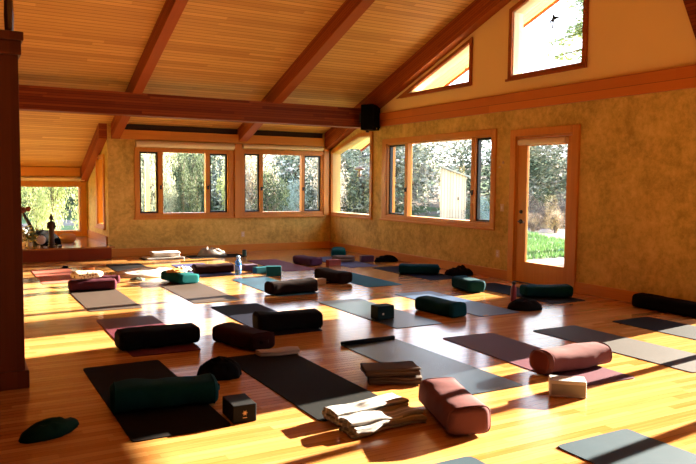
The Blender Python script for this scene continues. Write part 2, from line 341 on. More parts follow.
window(2, fB, (5.465, 7.469, 0.74, 2.24), (5.52, 7.45-0.0, 0.84, 2.17), [(5.90, 5.98), (6.93, 7.0)], (0, 2), handles=((5.94, 1.38), (6.965, 1.38)))
window(3, fR, (8.78, 12.24, 0.77, 2.42), (8.89, 12.10, 0.87, 2.32), [(9.33, 9.44), (11.36, 11.46)], (0, 2), side=FIR_ZY, head=FIR_Y, handles=((9.385, 1.38), (11.41, 1.40)))
window(4, fR, (0.27, 5.0, 0.02, 1.98), (0.35, 4.92, 0.12, 1.90), [(1.18, 1.29), (2.13, 2.24), (3.07, 3.18), (4.02, 4.11)], (), side=FIR_ZY, head=FIR_Y, sill=False)
window(5, fA, (0.2, 2.62, 0.26, 1.50), (0.3, 2.5, 0.36, 1.40), [(1.05, 1.11)], (), sill=False)
window(6, fS, (14.86, 15.80, 0.52, 2.06), (14.98, 15.68, 0.60, 2.0), [], (), side=FIR_ZY, head=FIR_Y)
def offset_poly(P, w):
    n = len(P); c = Vector((sum(p[0] for p in P)/n, sum(p[1] for p in P)/n)); L = []
    for i in range(n):
        a, b = Vector(P[i]), Vector(P[(i+1) % n]); d = (b-a).normalized(); nn = Vector((d.y, -d.x))
        if nn.dot(a-c) < 0: nn = -nn
        L.append((a+nn*w, d))
    out = []
    for i in range(n):
        (p, d), (q, e) = L[i-1], L[i]; cr = d.x*e.y-d.y*e.x; t = ((q-p).x*e.y-(q-p).y*e.x)/cr; out.append(tuple(p+d*t))
    return out
def poly_window(n, fn, P, w, mat, sill=None, jmat=None):
    O = offset_poly(P, w); I = offset_poly(P, -0.012); bm = BM(); jb = BM(); k = len(P)
    for i in range(k):
        j = (i+1) % k
        prism(bm, [P[i], P[j], O[j], O[i]], fn, 0.001, 0.035)
        prism(jb, [I[i], I[j], P[j], P[i]], fn, -0.19, 0.0)
    root = struct('window_%d' % n, bm, mat); obj('jamb', jb, jmat or mat, root)
    bm = BM(); prism(bm, I, fn, -0.105, -0.10); obj('pane', bm, GLASS, root)
    if sill:
        bm = BM(); fbox(bm, fn, sill[0], sill[1], 0.0355, 0.065, sill[2], sill[2]+0.035); obj('sill', bm, mat, root, bevel=0.004)
    return root
poly_window(7, fR, H2A, 0.08, FIR_ZY, (12.62, 14.52, 0.76), plain('light_fir', (0.74, 0.48, 0.18), 0.5, 0.1, 4))
GTRIM = wood('gable_trim', (0.30, 0.075, 0.014), (0.44, 0.125, 0.024), 'Y', 0.3, 5, across='Z', rough=0.5, spec=0.2)
JAMB = plain('pale_jamb', (0.80, 0.68, 0.50), 0.6, 0.04)
g1 = poly_window(8, fR, G1, 0.06, GTRIM, (9.42, 11.55, 3.175), JAMB)
g2 = poly_window(9, fR, G2, 0.075, GTRIM, (6.94, 8.56, 3.135), JAMB)
# swallow silhouettes stuck to the gable glass
def swallow(loc_u, loc_z, s, parent):
    bm = BM()
    for P in ([(0.02, 0.55), (-0.09, 0.35), (-0.11, 0.0), (-0.03, -0.3), (0.08, 0.0), (0.10, 0.32)], [(0.08, 0.05), (0.10, 0.3), (0.42, 0.24), (0.68, 0.1), (0.4, 0.12)], [(-0.10, 0.02), (-0.09, 0.25), (-0.3, 0.05), (-0.38, -0.28), (-0.22, -0.05)], [(-0.03, -0.3), (-0.075, -0.15), (-0.16, -0.75), (-0.03, -0.42), (0.05, -0.7), (0.03, -0.18)]):
        prism(bm, [(loc_u - x*s, loc_z + z*s) for x, z in P], fR, -0.097, -0.094)
    o = obj('bird_decal', bm, plain('black_vinyl', (0.01, 0.012, 0.02), 0.5)); return o
d = swallow(7.72, 3.93, 0.22, g2); tag(d, 'black swallow silhouette sticker on the large gable window glass', 'sticker')
d = swallow(9.75, 3.50, 0.08, g1); tag(d, 'tiny dark bird sticker on the triangular gable window glass', 'sticker')

# door
bm = BM()
fbox(bm, fR, 7.04, 7.16, 0.001, 0.04, 0, 2.37); fbox(bm, fR, 8.31, 8.43, 0.001, 0.04, 0, 2.37); fbox(bm, fR, 7.16, 8.31, 0.001, 0.042, 2.26, 2.37)
fbox(bm, fR, 7.161, 7.18, -0.19, 0, 0, 2.26); fbox(bm, fR, 8.29, 8.309, -0.19, 0, 0, 2.26); fbox(bm, fR, 7.18, 8.29, -0.19, 0, 2.235, 2.259)
struct('trim_door_casing', bm, FIR_ZY, bevel=0.003)
bm = BM(); g = (7.285, 8.09, 0.33, 2.11)
fbox(bm, fR, 7.185, g[0], -0.05, -0.005, 0.012, 2.23); fbox(bm, fR, g[1], 8.285, -0.05, -0.005, 0.012, 2.23)
fbox(bm, fR, g[0], g[1], -0.05, -0.005, 0.012, g[2]); fbox(bm, fR, g[0], g[1], -0.05, -0.005, g[3], 2.23)
door = struct('door_1', bm, FIR_ZY, bevel=0.003)
bm = BM(); fbox(bm, fR, g[0]+0.001, g[1]-0.001, -0.03, -0.025, g[2]+0.001, g[3]-0.001); obj('pane', bm, GLASS, door)
bm = BM(); tube(bm, fR(8.19, -0.005, 0.95), fR(8.19, 0.012, 0.95), 0.033, n=16); tube(bm, fR(8.19, 0.012, 0.95), fR(8.19, 0.05, 0.95), 0.011); tube(bm, fR(8.20, 0.05, 0.95), fR(8.07, 0.052, 0.945), 0.011, 0.009); obj('lever_handle', bm, BLACK, door, smooth=True)
bm = BM(); tube(bm, fR(8.19, -0.005, 1.10), fR(8.19, 0.018, 1.10), 0.03, 0.026, n=16); obj('deadbolt', bm, BLACK, door, smooth=True)
bm = BM(); fbox(bm, fR, 7.18, 8.29, -0.18, 0.03, 0.0, 0.011); struct('trim_threshold', bm, plain('threshold', (0.05, 0.03, 0.02), 0.5))
def roller(fn, u0, u1, z, label, d=0.045, r=0.03, drop=0.0):
    bm = BM(); tube(bm, fn(u0, d, z), fn(u1, d, z), r, n=16)
    root = obj('roller_shade', bm, CREAM, smooth=True); root.data.shade_smooth() if hasattr(root.data, 'shade_smooth') else None
    tag(root, label, 'shade')
    for v0, v1 in ((u0-0.012, u0-0.001), (u1+0.001, u1+0.012)):
        bm = BM(); fbox(bm, fn, v0, v1, 0.0, d+0.03, z-0.04, z+0.04); obj('bracket', bm, IVORY, root)
    if drop:
        bm = BM(); fbox(bm, fn, u0+0.01, u1-0.01, d+r-0.006, d+r-0.003, z-drop, z); obj('shade_fabric', bm, CREAM, root)
    return root
roller(fR, 7.27, 8.20, 2.165, 'cream roller shade rolled up at the top of the glass door', d=0.055, r=0.045)
def valance(fn, u0, u1, z0, z1, label):
    bm = BM(); fbox(bm, fn, u0, u1, 0.034, 0.09, z0, z1); tube(bm, fn(u0, 0.094, (z0+z1)/2), fn(u1, 0.094, (z0+z1)/2), (z1-z0)*0.42, n=14)
    o = obj('roller_shade', bm, CREAM); tag(o, label, 'shade'); return o
valance(fB, 3.20, 5.27, 2.215, 2.34, 'cream rolled shade above the left back-wall window')
valance(fB, 5.49, 7.42, 2.26, 2.345, 'narrower cream rolled shade above the back window by the corner')
valance(fA, 0.25, 2.58, 1.515, 1.60, 'cream rolled shade above the alcove window')

# wall plates
def plate(fn, u, z, w, h, label, cat, name='light_switch'):
    bm = BM(); fbox(bm, fn, u-w/2, u+w/2, 0.0008, 0.008, z-h/2, z+h/2); root = obj(name, bm, IVORY, bevel=0.002); tag(root, label, cat)
    bm = BM()
    if name == 'light_switch': fbox(bm, fn, u-0.012, u+0.012, 0.0082, 0.014, z-0.025, z+0.025); obj('rocker', bm, WHITEP, root)
    else:
        bm.free()
        for dz in (-0.022, 0.022):
            bm = BM(); fbox(bm, fn, u-0.015, u+0.015, 0.0082, 0.011, z+dz-0.012, z+dz+0.012); obj('socket', bm, WHITEP, root)
plate(fR, 8.62, 1.15, 0.08, 0.12, 'ivory light switch plate on the wall beside the door handle', 'switch')
plate(fR, 8.70, 0.40, 0.08, 0.12, 'ivory power outlet low on the right wall left of the door', 'outlet', 'power_outlet')
plate(fB, 5.50, 0.38, 0.08, 0.12, 'ivory power outlet low on the back wall below the windows', 'outlet', 'power_outlet')
for u, z, lb in ((8.62, 1.87, 'small ivory wall hook beside the door, higher one'), (8.70, 1.80, 'small ivory wall hook beside the door, lower one')):
    bm = BM(); tube(bm, fR(u, 0.0008, z), fR(u, 0.02, z), 0.022, 0.012, n=12); tag(obj('wall_hook', bm, IVORY), lb, 'hook')

# speaker on the beam end
sp = empty('loudspeaker', (7.40, 12.34, 2.60), R(38)); sp.scale = (1.22, 1.15, 1.08); tag(sp, 'black loudspeaker mounted in the corner where beam meets right wall', 'speaker')
bm = BM(); prism(bm, [(-0.17, -0.12), (0.17, -0.12), (0.12, 0.13), (-0.12, 0.13)], lambda u, d, z: (u, z, d), 0.0, 0.47); obj('cabinet', bm, plain('speaker_black', (0.003, 0.003, 0.003), 0.8, spec=0.05), sp, bevel=0.015)
bm = BM(); bbox(bm, -0.155, 0.155, -0.132, -0.121, 0.05, 0.455); obj('grille', bm, plain('speaker_grille', (0.004, 0.004, 0.004), 0.9, spec=0.05, bump=0.5, bscale=300), sp)
bm = BM(); tube(bm, (0, -0.133, 0.03), (0, -0.124, 0.03), 0.012, n=12); obj('badge', bm, plain('gold_badge', (0.6, 0.4, 0.12), 0.3, metal=1.0), sp)
bm = BM(); bbox(bm, -0.03, 0.03, 0.131, 0.19, 0.15, 0.32); obj('bracket', bm, BLACK, sp)
bm = BM(); tube(bm, (0, 0.05, -0.04), (0, 0.05, -0.001), 0.03, n=12); obj('swivel', bm, BLACK, sp)

# partition at the left, with its cap, base and the pole above it
bm = BM(); bbox(bm, -1.3, 0.415, 5.56, 5.95, 0, 2.50); struct('wall_partition', bm, PART, bevel=0.004)
bm = BM(); bbox(bm, -1.32, 0.45, 5.52, 5.99, 2.50, 2.56); bbox(bm, -1.32, 0.435, 5.54, 5.97, 2.40, 2.50); struct('trim_partition_cap', bm, PART, bevel=0.006)
bm = BM(); bbox(bm, -1.32, 0.44, 5.53, 5.98, 0, 0.13); struct('baseboard_partition', bm, PART, bevel=0.006)
bm = BM(); bbox(bm, 0.20, 0.28, 5.556, 5.5595, 0.13, 2.36); struct('trim_partition_stile', bm, PART)
vz = empty('tall_vase', (0.365, 5.62, 2.561)); tag(vz, 'dark glossy tall vase standing on the partition cap at upper left', 'vase')
bm = BM(); lathe(bm, [(0.028, 0), (0.03, 0.02), (0.034, 0.12), (0.03, 0.24), (0.016, 0.33), (0.013, 0.5), (0.018, 0.52)], 20); obj('vase_body', bm, plain('dark_glaze', (0.05, 0.02, 0.01), 0.06, coat=1.0), vz, smooth=True)
bm = BM(); tube(bm, (0, 0, 0.521), (0, 0, 0.8), 0.006, 0.003); obj('dry_stem', bm, BEAM, vz)
# ------------------------------------------------------------------ yoga mats
ZM = 0.0088
def yoga_mat(x0, y0, label, mat, L=1.83, Wd=0.61, rz=0.0, curl=0.0, seed=0, name='yoga_mat', z0=0.0008, lift=0.0):
    """x0, y0 = near left corner"""
    rnd = random.Random(seed); bm = BM(); nu, nv = 16, 44; th = 0.0052
    top = []; bot = []
    for j in range(nv+1):
        y = L*j/nv; rt_, rb = [], []
        for i in range(nu+1):
            x = Wd*i/nu; xx, yy = x, y; r = 0.03    # rounded corners
            for cx_, cy_, sxx, syy in ((r, r, -1, -1), (Wd-r, r, 1, -1), (r, L-r, -1, 1), (Wd-r, L-r, 1, 1)):
                dx, dy = (x-cx_)*sxx, (y-cy_)*syy
                if dx > 0 and dy > 0:
                    m = max(dx, dy); l = math.hypot(dx, dy)
                    if l > 0: xx, yy = cx_+sxx*dx*m/l, cy_+syy*dy*m/l
            z = z0 + 0.0015*max(0, noise.noise(Vector((x*3+seed, y*3, 0))))
            e = max(0, 1-min(y, L-y)/0.10)
            z += curl*e*e*(0.5+0.5*math.sin(x*5+seed))
            rt_.append(bm.verts.new((xx, yy, z+th))); rb.append(bm.verts.new((xx, yy, z)))
        top.append(rt_); bot.append(rb)
    for j in range(nv):
        for i in range(nu):
            bm.faces.new((top[j][i], top[j][i+1], top[j+1][i+1], top[j+1][i])); bm.faces.new((bot[j][i], bot[j+1][i], bot[j+1][i+1], bot[j][i+1]))
    per = [(0, i) for i in range(nu)] + [(j, nu) for j in range(nv)] + [(nv, i) for i in range(nu, 0, -1)] + [(j, 0) for j in range(nv, 0, -1)]
    for (a, b), (c, d) in zip(per, per[1:]+per[:1]): bm.faces.new((bot[a][b], bot[c][d], top[c][d], top[a][b]))
    o = obj(name, bm, mat, loc=(x0, y0, 0), rz=rz, smooth=False); tag(o, label, 'yoga mat', 'yoga mats laid out in rows on the wooden floor'); return o
MK = matmat('mat_black', (0.011, 0.0105, 0.010), 0.8)
MKW = matmat('mat_warm_black', (0.010, 0.0075, 0.0065), 0.8)
MMAR = matmat('mat_maroon', (0.085, 0.018, 0.026), 0.5)
MTAU = matmat('mat_taupe', (0.062, 0.042, 0.032), 0.55)
MTAU2 = matmat('mat_taupe_light', (0.24, 0.19, 0.15), 0.6)
MTEALD = matmat('mat_deep_teal', (0.002, 0.036, 0.055), 0.35, spots=(0.02, 0.11, 0.15))
MNAVY = matmat('mat_navy', (0.008, 0.008, 0.016), 0.75)
MTEX = matmat('mat_textured', (0.018, 0.028, 0.038), 0.27, spots=(0.012, 0.014, 0.02))
MGT = matmat('mat_grey_teal', (0.022, 0.038, 0.044), 0.3, spots=(0.035, 0.045, 0.05))
MBLU = matmat('mat_blue_grey', (0.020, 0.045, 0.095), 0.4)
MTEAL = matmat('mat_teal', (0.004, 0.10, 0.14), 0.7)
MPERI = matmat('mat_periwinkle', (0.05, 0.05, 0.125), 0.6)
MPUR = matmat('mat_purple', (0.14, 0.028, 0.05), 0.7)
MPLUM = matmat('mat_plum', (0.055, 0.02, 0.03), 0.5)
MRED = matmat('mat_dusty_red', (0.42, 0.12, 0.085), 0.55)
MGRY = matmat('mat_charcoal', (0.014, 0.011, 0.010), 0.75)
MBG = matmat('mat_slate', (0.030, 0.048, 0.062), 0.55)
MPINK = matmat('mat_rose', (0.085, 0.022, 0.034), 0.6)
yoga_mat(0.859, 4.069, 'black yoga mat at lower left under a long teal bolster', MKW, seed=1)
yoga_mat(1.30, 6.09, 'dusty maroon yoga mat at left under a long black bolster', MMAR, seed=2, curl=0.003)
yoga_mat(1.325, 8.468, 'taupe yoga mat with a plum bolster and patterned pillow at its far end', MTAU, seed=3)
yoga_mat(2.569, 8.476, 'grey-brown striped-in-sunlight yoga mat below the teal bolster with orange cloth', MTAU, seed=4)
yoga_mat(3.723, 8.524, 'deep teal-blue yoga mat under a black bolster in the centre of the room', MTEALD, seed=5)
yoga_mat(2.66, 6.332, 'dark navy yoga mat under a long black bolster, left of centre', MNAVY, seed=6)
yoga_mat(1.985, 3.88, 'long black yoga mat in the foreground with its near end in sunlight', MK, seed=7)
hm = yoga_mat(3.106, 3.885, 'patchy blue-black yoga mat with a curled far edge beside the brown blankets', MTEX, seed=8, L=1.80)
bm = BM(); tube(bm, (0.004, 1.775, 0.024), (0.606, 1.80, 0.018), 0.017, n=14); r_ = obj('rolled_edge', bm, MK, hm, smooth=True); r_['label'] = 'black curled-up far edge of the mat'
yoga_mat(3.994, 6.081, 'grey-teal yoga mat with a small dark teal block standing on it', MGT, seed=9)
jm = yoga_mat(5.229, 6.197, 'blue-grey yoga mat with an orange tag on its near corner', MBLU, seed=10)
bm = BM(); bbox(bm, 0.05, 0.12, 0.002, 0.028, 0.0075, 0.0092); t_ = obj('mat_tag', bm, plain('orange_tag', (0.75, 0.25, 0.04), 0.6), jm); t_['label'] = 'orange corner tag'
yoga_mat(5.238, 8.739, 'bright teal-blue yoga mat behind the brown bolster near the room centre', MTEAL, seed=11)
yoga_mat(6.175, 10.939, 'periwinkle yoga mat near the back right corner under a rolled taupe blanket', MPERI, seed=12)
yoga_mat(4.9, 10.933, 'purple yoga mat near the back wall behind the upright teal blocks', MPUR, seed=13)
yoga_mat(6.516, 8.938, 'dark plum-navy yoga mat under the teal bolster by the right baseboard', MNAVY, seed=14)
yoga_mat(4.045, 3.66, 'maroon yoga mat whose sunlit near end carries the rose bolster', MPLUM if False else MPINK, rz=R(-3), seed=15)
yoga_mat(5.198, 3.517, 'charcoal yoga mat at right, its near half bright in the sun', MTAU2 if False else matmat('mat_stone', (0.050, 0.039, 0.033), 0.6), seed=16)
yoga_mat(6.36, 3.49, 'dark brown yoga mat at the far right in front of the black bolster', MGRY, seed=17)
yoga_mat(3.0, 1.04, 'slate blue yoga mat cut by the bottom right edge of the photo', MBG, seed=18, curl=0.004)
yoga_mat(1.86, 1.16, 'grey yoga mat corner barely showing at the bottom edge', MBG, seed=19)
yoga_mat(6.62, 6.46, 'dark yoga mat with glossy near end lying beside the glass door', MGRY, seed=20)
yoga_mat(1.081, 11.04, 'dusty red yoga mat in front of the altar platform', MRED, seed=21)
yoga_mat(2.334, 11.344, 'dark grey yoga mat near the altar step beside the sunlit white blanket', MGRY, seed=22)
yoga_mat(3.40, 10.85, 'pale grey-blue yoga mat under the dark bolster with pinkish ends', MPERI, seed=23)
yoga_mat(4.05, 13.50, 'dark yoga mat laid crosswise along the back wall under a grey heap', MGRY, L=0.62, Wd=1.15, seed=24)
yoga_mat(3.15, 13.55, 'low brown mat against the back wall under white towels', MTAU, L=0.55, Wd=0.85, seed=25)

# ------------------------------------------------------------------ bolsters
def bolster_bm(L, Wd, Hh, seed=0, flat=4.2, rnd=0.05, lump=0.012):
    bm = BM(); nu, nv = 44, 32; rings = []
    for i in range(nu+1):
        t = -math.cos(math.pi*i/nu); x = t*L/2; e = L/2-abs(x)
        s = 1.0
        if e < rnd: q = 1-e/rnd; s = 1-(rnd/(Wd/2))*(1-math.sqrt(max(0, 1-q*q)))
        ring = []
        for j in range(nv):
            a = 2*math.pi*j/nv; c, sn = math.cos(a), math.sin(a)
            y = math.copysign(abs(c)**(2/flat), c)*Wd/2*s; z = math.copysign(abs(sn)**(2/flat), sn)*Hh/2*s
            n = noise.noise(Vector((x*5+seed*3.1, y*5, z*5)))*lump + noise.noise(Vector((x*14+seed, y*14, z*14)))*lump*0.35
            sag = -0.006*math.cos(math.pi*x/L)
            z = z+Hh/2+n+(sag if sn > 0 else 0); y += n*1.2
            z = max(0.0, z)
            ring.append(bm.verts.new((x, y, z)))
        rings.append(ring)
    for a, b in zip(rings, rings[1:]):
        for j in range(nv): bm.faces.new((a[j], a[(j+1) % nv], b[(j+1) % nv], b[j]))
    for rg, sg in ((rings[0], 1), (rings[-1], -1)):
        x = rg[0].co.x; c = bm.verts.new((x, 0, Hh/2))
        inner = [bm.verts.new((x + 0.0, v.co.y*0.5, Hh/2+(v.co.z-Hh/2)*0.5)) for v in rg]
        for j in range(nv):
            k = (j+1) % nv; bm.faces.new((rg[j], rg[k], inner[k], inner[j])); bm.faces.new((inner[j], inner[k], c))
    return bm
def piping_bm(L, Wd, Hh, side, seed, flat=4.2, rnd=0.05):
    bm = BM(); x = side*(L/2-rnd*0.62); e = L/2-abs(x); q = 1-e/rnd; s = 1-(rnd/(Wd/2))*(1-math.sqrt(max(0, 1-q*q))); n = 40; pts = []
    for j in range(n):
        a = 2*math.pi*j/n; c, sn = math.cos(a), math.sin(a)
        y = math.copysign(abs(c)**(2/flat), c)*Wd/2*s; z = math.copysign(abs(sn)**(2/flat), sn)*Hh/2*s
        nn = noise.noise(Vector((x*5+seed*3.1, y*5, z*5)))*0.012
        pts.append(Vector((x, y+nn*1.2, max(0.004, z+Hh/2+nn))))
    rings = []
    for j in range(n):
        rad = (pts[j]-Vector((x, 0, Hh/2))).normalized(); ring = []
        for k in range(6): a = 2*math.pi*k/6; ring.append(bm.verts.new(pts[j]+rad*0.005*math.cos(a)+Vector((0.005*math.sin(a), 0, 0))))
        rings.append(ring)
    for j in range(n):
        a, b = rings[j], rings[(j+1) % n]
        for k in range(6): bm.faces.new((a[k], a[(k+1) % 6], b[(k+1) % 6], b[k]))
    return bm
def bolster(x, y, rz, label, mat, L=0.66, Wd=0.27, Hh=0.17, z=ZM, seed=0, handle=True, flat=4.2):
    root = empty('bolster', (x, y, z), R(rz)); tag(root, label, 'bolster', 'yoga bolsters on the mats')
    obj('cover', bolster_bm(L, Wd, Hh, seed, flat), mat, root, smooth=True)
    for s in (-1, 1): obj('piping', piping_bm(L, Wd, Hh, s, seed, flat), mat, root, smooth=True)
    if handle:
        bm = BM(); P = [(L/2+0.002, -0.05, Hh*0.55), (L/2+0.016, -0.03, Hh*0.56), (L/2+0.02, 0.0, Hh*0.57), (L/2+0.016, 0.03, Hh*0.56), (L/2+0.002, 0.05, Hh*0.55)]
        for a, b in zip(P, P[1:]): prism(bm, [(a[0], a[1]), (b[0], b[1]), (b[0]+0.003, b[1]), (a[0]+0.003, a[1])], lambda u, d, v: (u, v, d), Hh*0.45, Hh*0.45+0.03)
        obj('handle_strap', bm, mat, root)
    return root
FT = fabric('teal_velvet', (0.004, 0.07, 0.07), sheen=0.3); FTD = fabric('dark_teal', (0.003, 0.034, 0.042), sheen=0.25); FK = fabric('black_cotton', (0.005, 0.0045, 0.0045), sheen=0.1)
FM = fabric('dark_maroon', (0.022, 0.006, 0.006), sheen=0.2); FB = fabric('espresso', (0.014, 0.006, 0.004), sheen=0.15); FR = fabric('rose_velvet', (0.125, 0.045, 0.044), sheen=0.35); FP = fabric('plum', (0.06, 0.013, 0.02), sheen=0.3)
FRD = fabric('rose_inner', (0.10, 0.02, 0.013)); FPU = fabric('purple_cotton', (0.07, 0.03, 0.07))
bolster(1.20, 4.66, -9, 'long teal bolster across the black mat at lower left', FTD, L=0.70, Hh=0.17, seed=1)
bolster(1.60, 6.43, 2, 'long black bolster across the maroon mat at left', FK, L=0.74, Wd=0.28, Hh=0.17, seed=2)
bolster(1.63, 10.16, -2, 'plum bolster at the back left carrying a patterned pillow', FP, L=0.62, Hh=0.15, seed=3)
bolster(2.93, 10.42, 103, 'short-looking teal bolster in the sun with orange cloth on top', FT, L=0.62, Wd=0.33, Hh=0.15, seed=4)
bolster(3.72, 11.22, -1, 'dark bolster with pinkish ends beside the blue bottle', FM, L=0.68, Hh=0.15, seed=5)
bolster(4.01, 8.74, 5, 'black-brown bolster across the deep teal mat in the room centre', FB, L=0.74, Wd=0.26, Hh=0.17, seed=6)
bolster(2.97, 6.56, -6, 'long black bolster across the navy mat', FK, L=0.70, Wd=0.28, Hh=0.18, seed=7)
bolster(2.31, 6.11, -76, 'dark maroon bolster pointing at the camera left of the navy mat', FM, L=0.66, Wd=0.28, Hh=0.16, seed=8, z=0.001)
bolster(5.08, 9.52, 96, 'dark brown bolster pointing at the camera beside a cork block', FB, L=0.72, Wd=0.27, Hh=0.17, seed=9, z=0.001)
bolster(4.95, 6.60, 96, 'dark green bolster lying askew right of the small dark teal block', FTD, L=0.66, Wd=0.27, Hh=0.16, seed=10, z=0.001)
bolster(6.40, 7.88, 78, 'teal bolster with a sunlit highlight left of the glass door', FTD, L=0.58, Wd=0.27, Hh=0.18, seed=11, z=0.001)
bolster(6.80, 9.68, -34, 'teal bolster by the right baseboard below the big window', FTD, L=0.68, Wd=0.27, Hh=0.16, seed=12)
bolster(6.98, 6.93, -24, 'teal bolster in front of the glass door beside the maroon bottle', FTD, L=0.68, Wd=0.27, Hh=0.16, seed=13)
bolster(7.49, 5.40, 90, 'black bolster against the baseboard at the far right', FK, L=0.95, Wd=0.26, Hh=0.17, seed=14, z=0.001)
b15 = bolster(4.41, 4.08, 2, 'rose bolster lying crosswise with its open end facing left', FR, L=0.74, Wd=0.28, Hh=0.18, z=0.0115, seed=15, flat=2.7)
bm = BM(); lathe(bm, [(0.088, -0.006), (0.095, 0.004), (0.09, 0.012), (0.05, 0.016)], 24); bmesh.ops.rotate(bm, verts=bm.verts, matrix=Matrix.Rotation(R(-90), 3, 'Y')); bmesh.ops.translate(bm, verts=bm.verts, vec=(-0.367, -0.01, 0.09)); e_ = obj('inner_cushion', bm, FRD, b15, smooth=True); e_['label'] = 'darker inner cushion showing at the open end'
bolster(2.76, 3.53, 71, 'rose bolster pointing at the camera beside the white blankets', FR, L=0.67, Wd=0.28, Hh=0.18, seed=16)
bolster(5.72, 11.75, 100, 'dark purple bolster near the back wall beside a red block', FPU, L=0.60, Wd=0.30, Hh=0.15, seed=17, z=0.001)
bolster(6.74, 12.42, 62, 'teal bolster seen end-on behind the taupe roll in the back corner', FT, L=0.60, Wd=0.28, Hh=0.20, seed=18)
bolster(1.88, 10.62, -8, 'small purple roll behind the plum bolster at the back left', FP, L=0.42, Wd=0.2, Hh=0.14, seed=19, handle=False, flat=2.2)

# ------------------------------------------------------------------ blocks
def block(x, y, rz, label, mat, L=0.23, Wd=0.15, Hh=0.11, z=ZM, mark=None, mark_side='y'):
    bm = BM(); bbox(bm, -L/2, L/2, -Wd/2, Wd/2, 0, Hh); o = obj('yoga_block', bm, mat, loc=(x, y, z), rz=R(rz), bevel=0.006); tag(o, label, 'yoga block', 'foam yoga blocks'); return o
FOAMK = plain('black_foam', (0.009, 0.008, 0.008), 0.7, spec=0.08, bump=0.3, bscale=200); FOAMT = plain('teal_foam', (0.012, 0.10, 0.12), 0.7, spec=0.08, bump=0.3, bscale=200)
FOAMTD = plain('dark_teal_foam', (0.004, 0.02, 0.024), 0.7, spec=0.08); CORK = plain('cork', (0.35, 0.20, 0.09), 0.8, 0.3, 60); FOAMR = plain('brick_red_foam', (0.28, 0.05, 0.03), 0.7)
FOAMG = plain('grey_foam', (0.40, 0.37, 0.33), 0.7, bump=0.3, bscale=200); FOAMGD = plain('grey_foam_dark', (0.20, 0.18, 0.16), 0.7); FOAMP = plain('plum_foam', (0.06, 0.02, 0.05), 0.7)
bA = block(1.565, 4.21, -3, 'black block with a small tan emblem at lower left', FOAMK, L=0.155, Wd=0.24, Hh=0.115, z=0.001)
bm = BM()
for k in range(6):
    a = k*math.pi/3; P = [(0, 0), (0.006*math.cos(a+0.9), 0.006*math.sin(a+0.9)), (0.02*math.cos(a), 0.02*math.sin(a)), (0.006*math.cos(a-0.9), 0.006*math.sin(a-0.9))]
    prism(bm, [(p[0]+0.0, p[1]+0.062) for p in P], lambda u, d, z: (u, -0.1203-d, z), 0, 0.0012)
prism(bm, [(-0.014, 0.030), (0.014, 0.030), (0.014, 0.034), (-0.014, 0.034)], lambda u, d, z: (u, -0.1203-d, z), 0, 0.0012)
e_ = obj('emblem', bm, plain('tan_print', (0.55, 0.33, 0.14), 0.6), bA); e_['label'] = 'tan flower emblem'
bI = block(4.15, 6.60, 2, 'small dark teal block with a pale dot standing on the grey-teal mat', FOAMTD, L=0.22, Wd=0.15, Hh=0.15)
bm = BM(); prism(bm, [(0.012*math.cos(t*math.pi/8)-0.04, 0.012*math.sin(t*math.pi/8)+0.062) for t in range(16)], lambda u, d, z: (u, -0.0753-d, z), 0, 0.0012); obj('emblem', bm, plain('pale_print', (0.6, 0.5, 0.35), 0.6), bI)
block(4.50, 10.50, -20, 'bright teal block standing on edge in front of the purple mat', FOAMT, L=0.24, Wd=0.10, Hh=0.16, z=0.001)
block(4.47, 10.95, 8, 'teal block lying flat behind the upright teal block', FOAMT, L=0.26, Wd=0.15, Hh=0.10, z=0.001)
block(4.42, 11.38, 5, 'dark plum block farthest back beside the purple mat', FOAMP, L=0.24, Wd=0.15, Hh=0.10, z=0.001)
block(4.72, 9.33, 5, 'cork-coloured block left of the dark brown bolster', CORK, L=0.22, Wd=0.12, Hh=0.085, z=0.001)
block(6.06, 11.36, 4, 'brick red block right of the dark purple bolster', FOAMR, L=0.26, Wd=0.12, Hh=0.11, z=0.001)
block(6.95, 11.65, -6, 'dark maroon block on edge beside the black garment at the back', FOAMP, L=0.26, Wd=0.12, Hh=0.12, z=0.001)
bR = block(3.83, 3.57, -41, 'grey two-tone block in the sun in front of the rose bolster', FOAMG, L=0.25, Wd=0.15, Hh=0.12, z=0.001)
bm = BM(); bbox(bm, -0.115, 0.115, -0.0762, -0.0752, 0.014, 0.095); e_ = obj('label_band', bm, FOAMGD, bR); e_['label'] = 'darker grey band on the side'

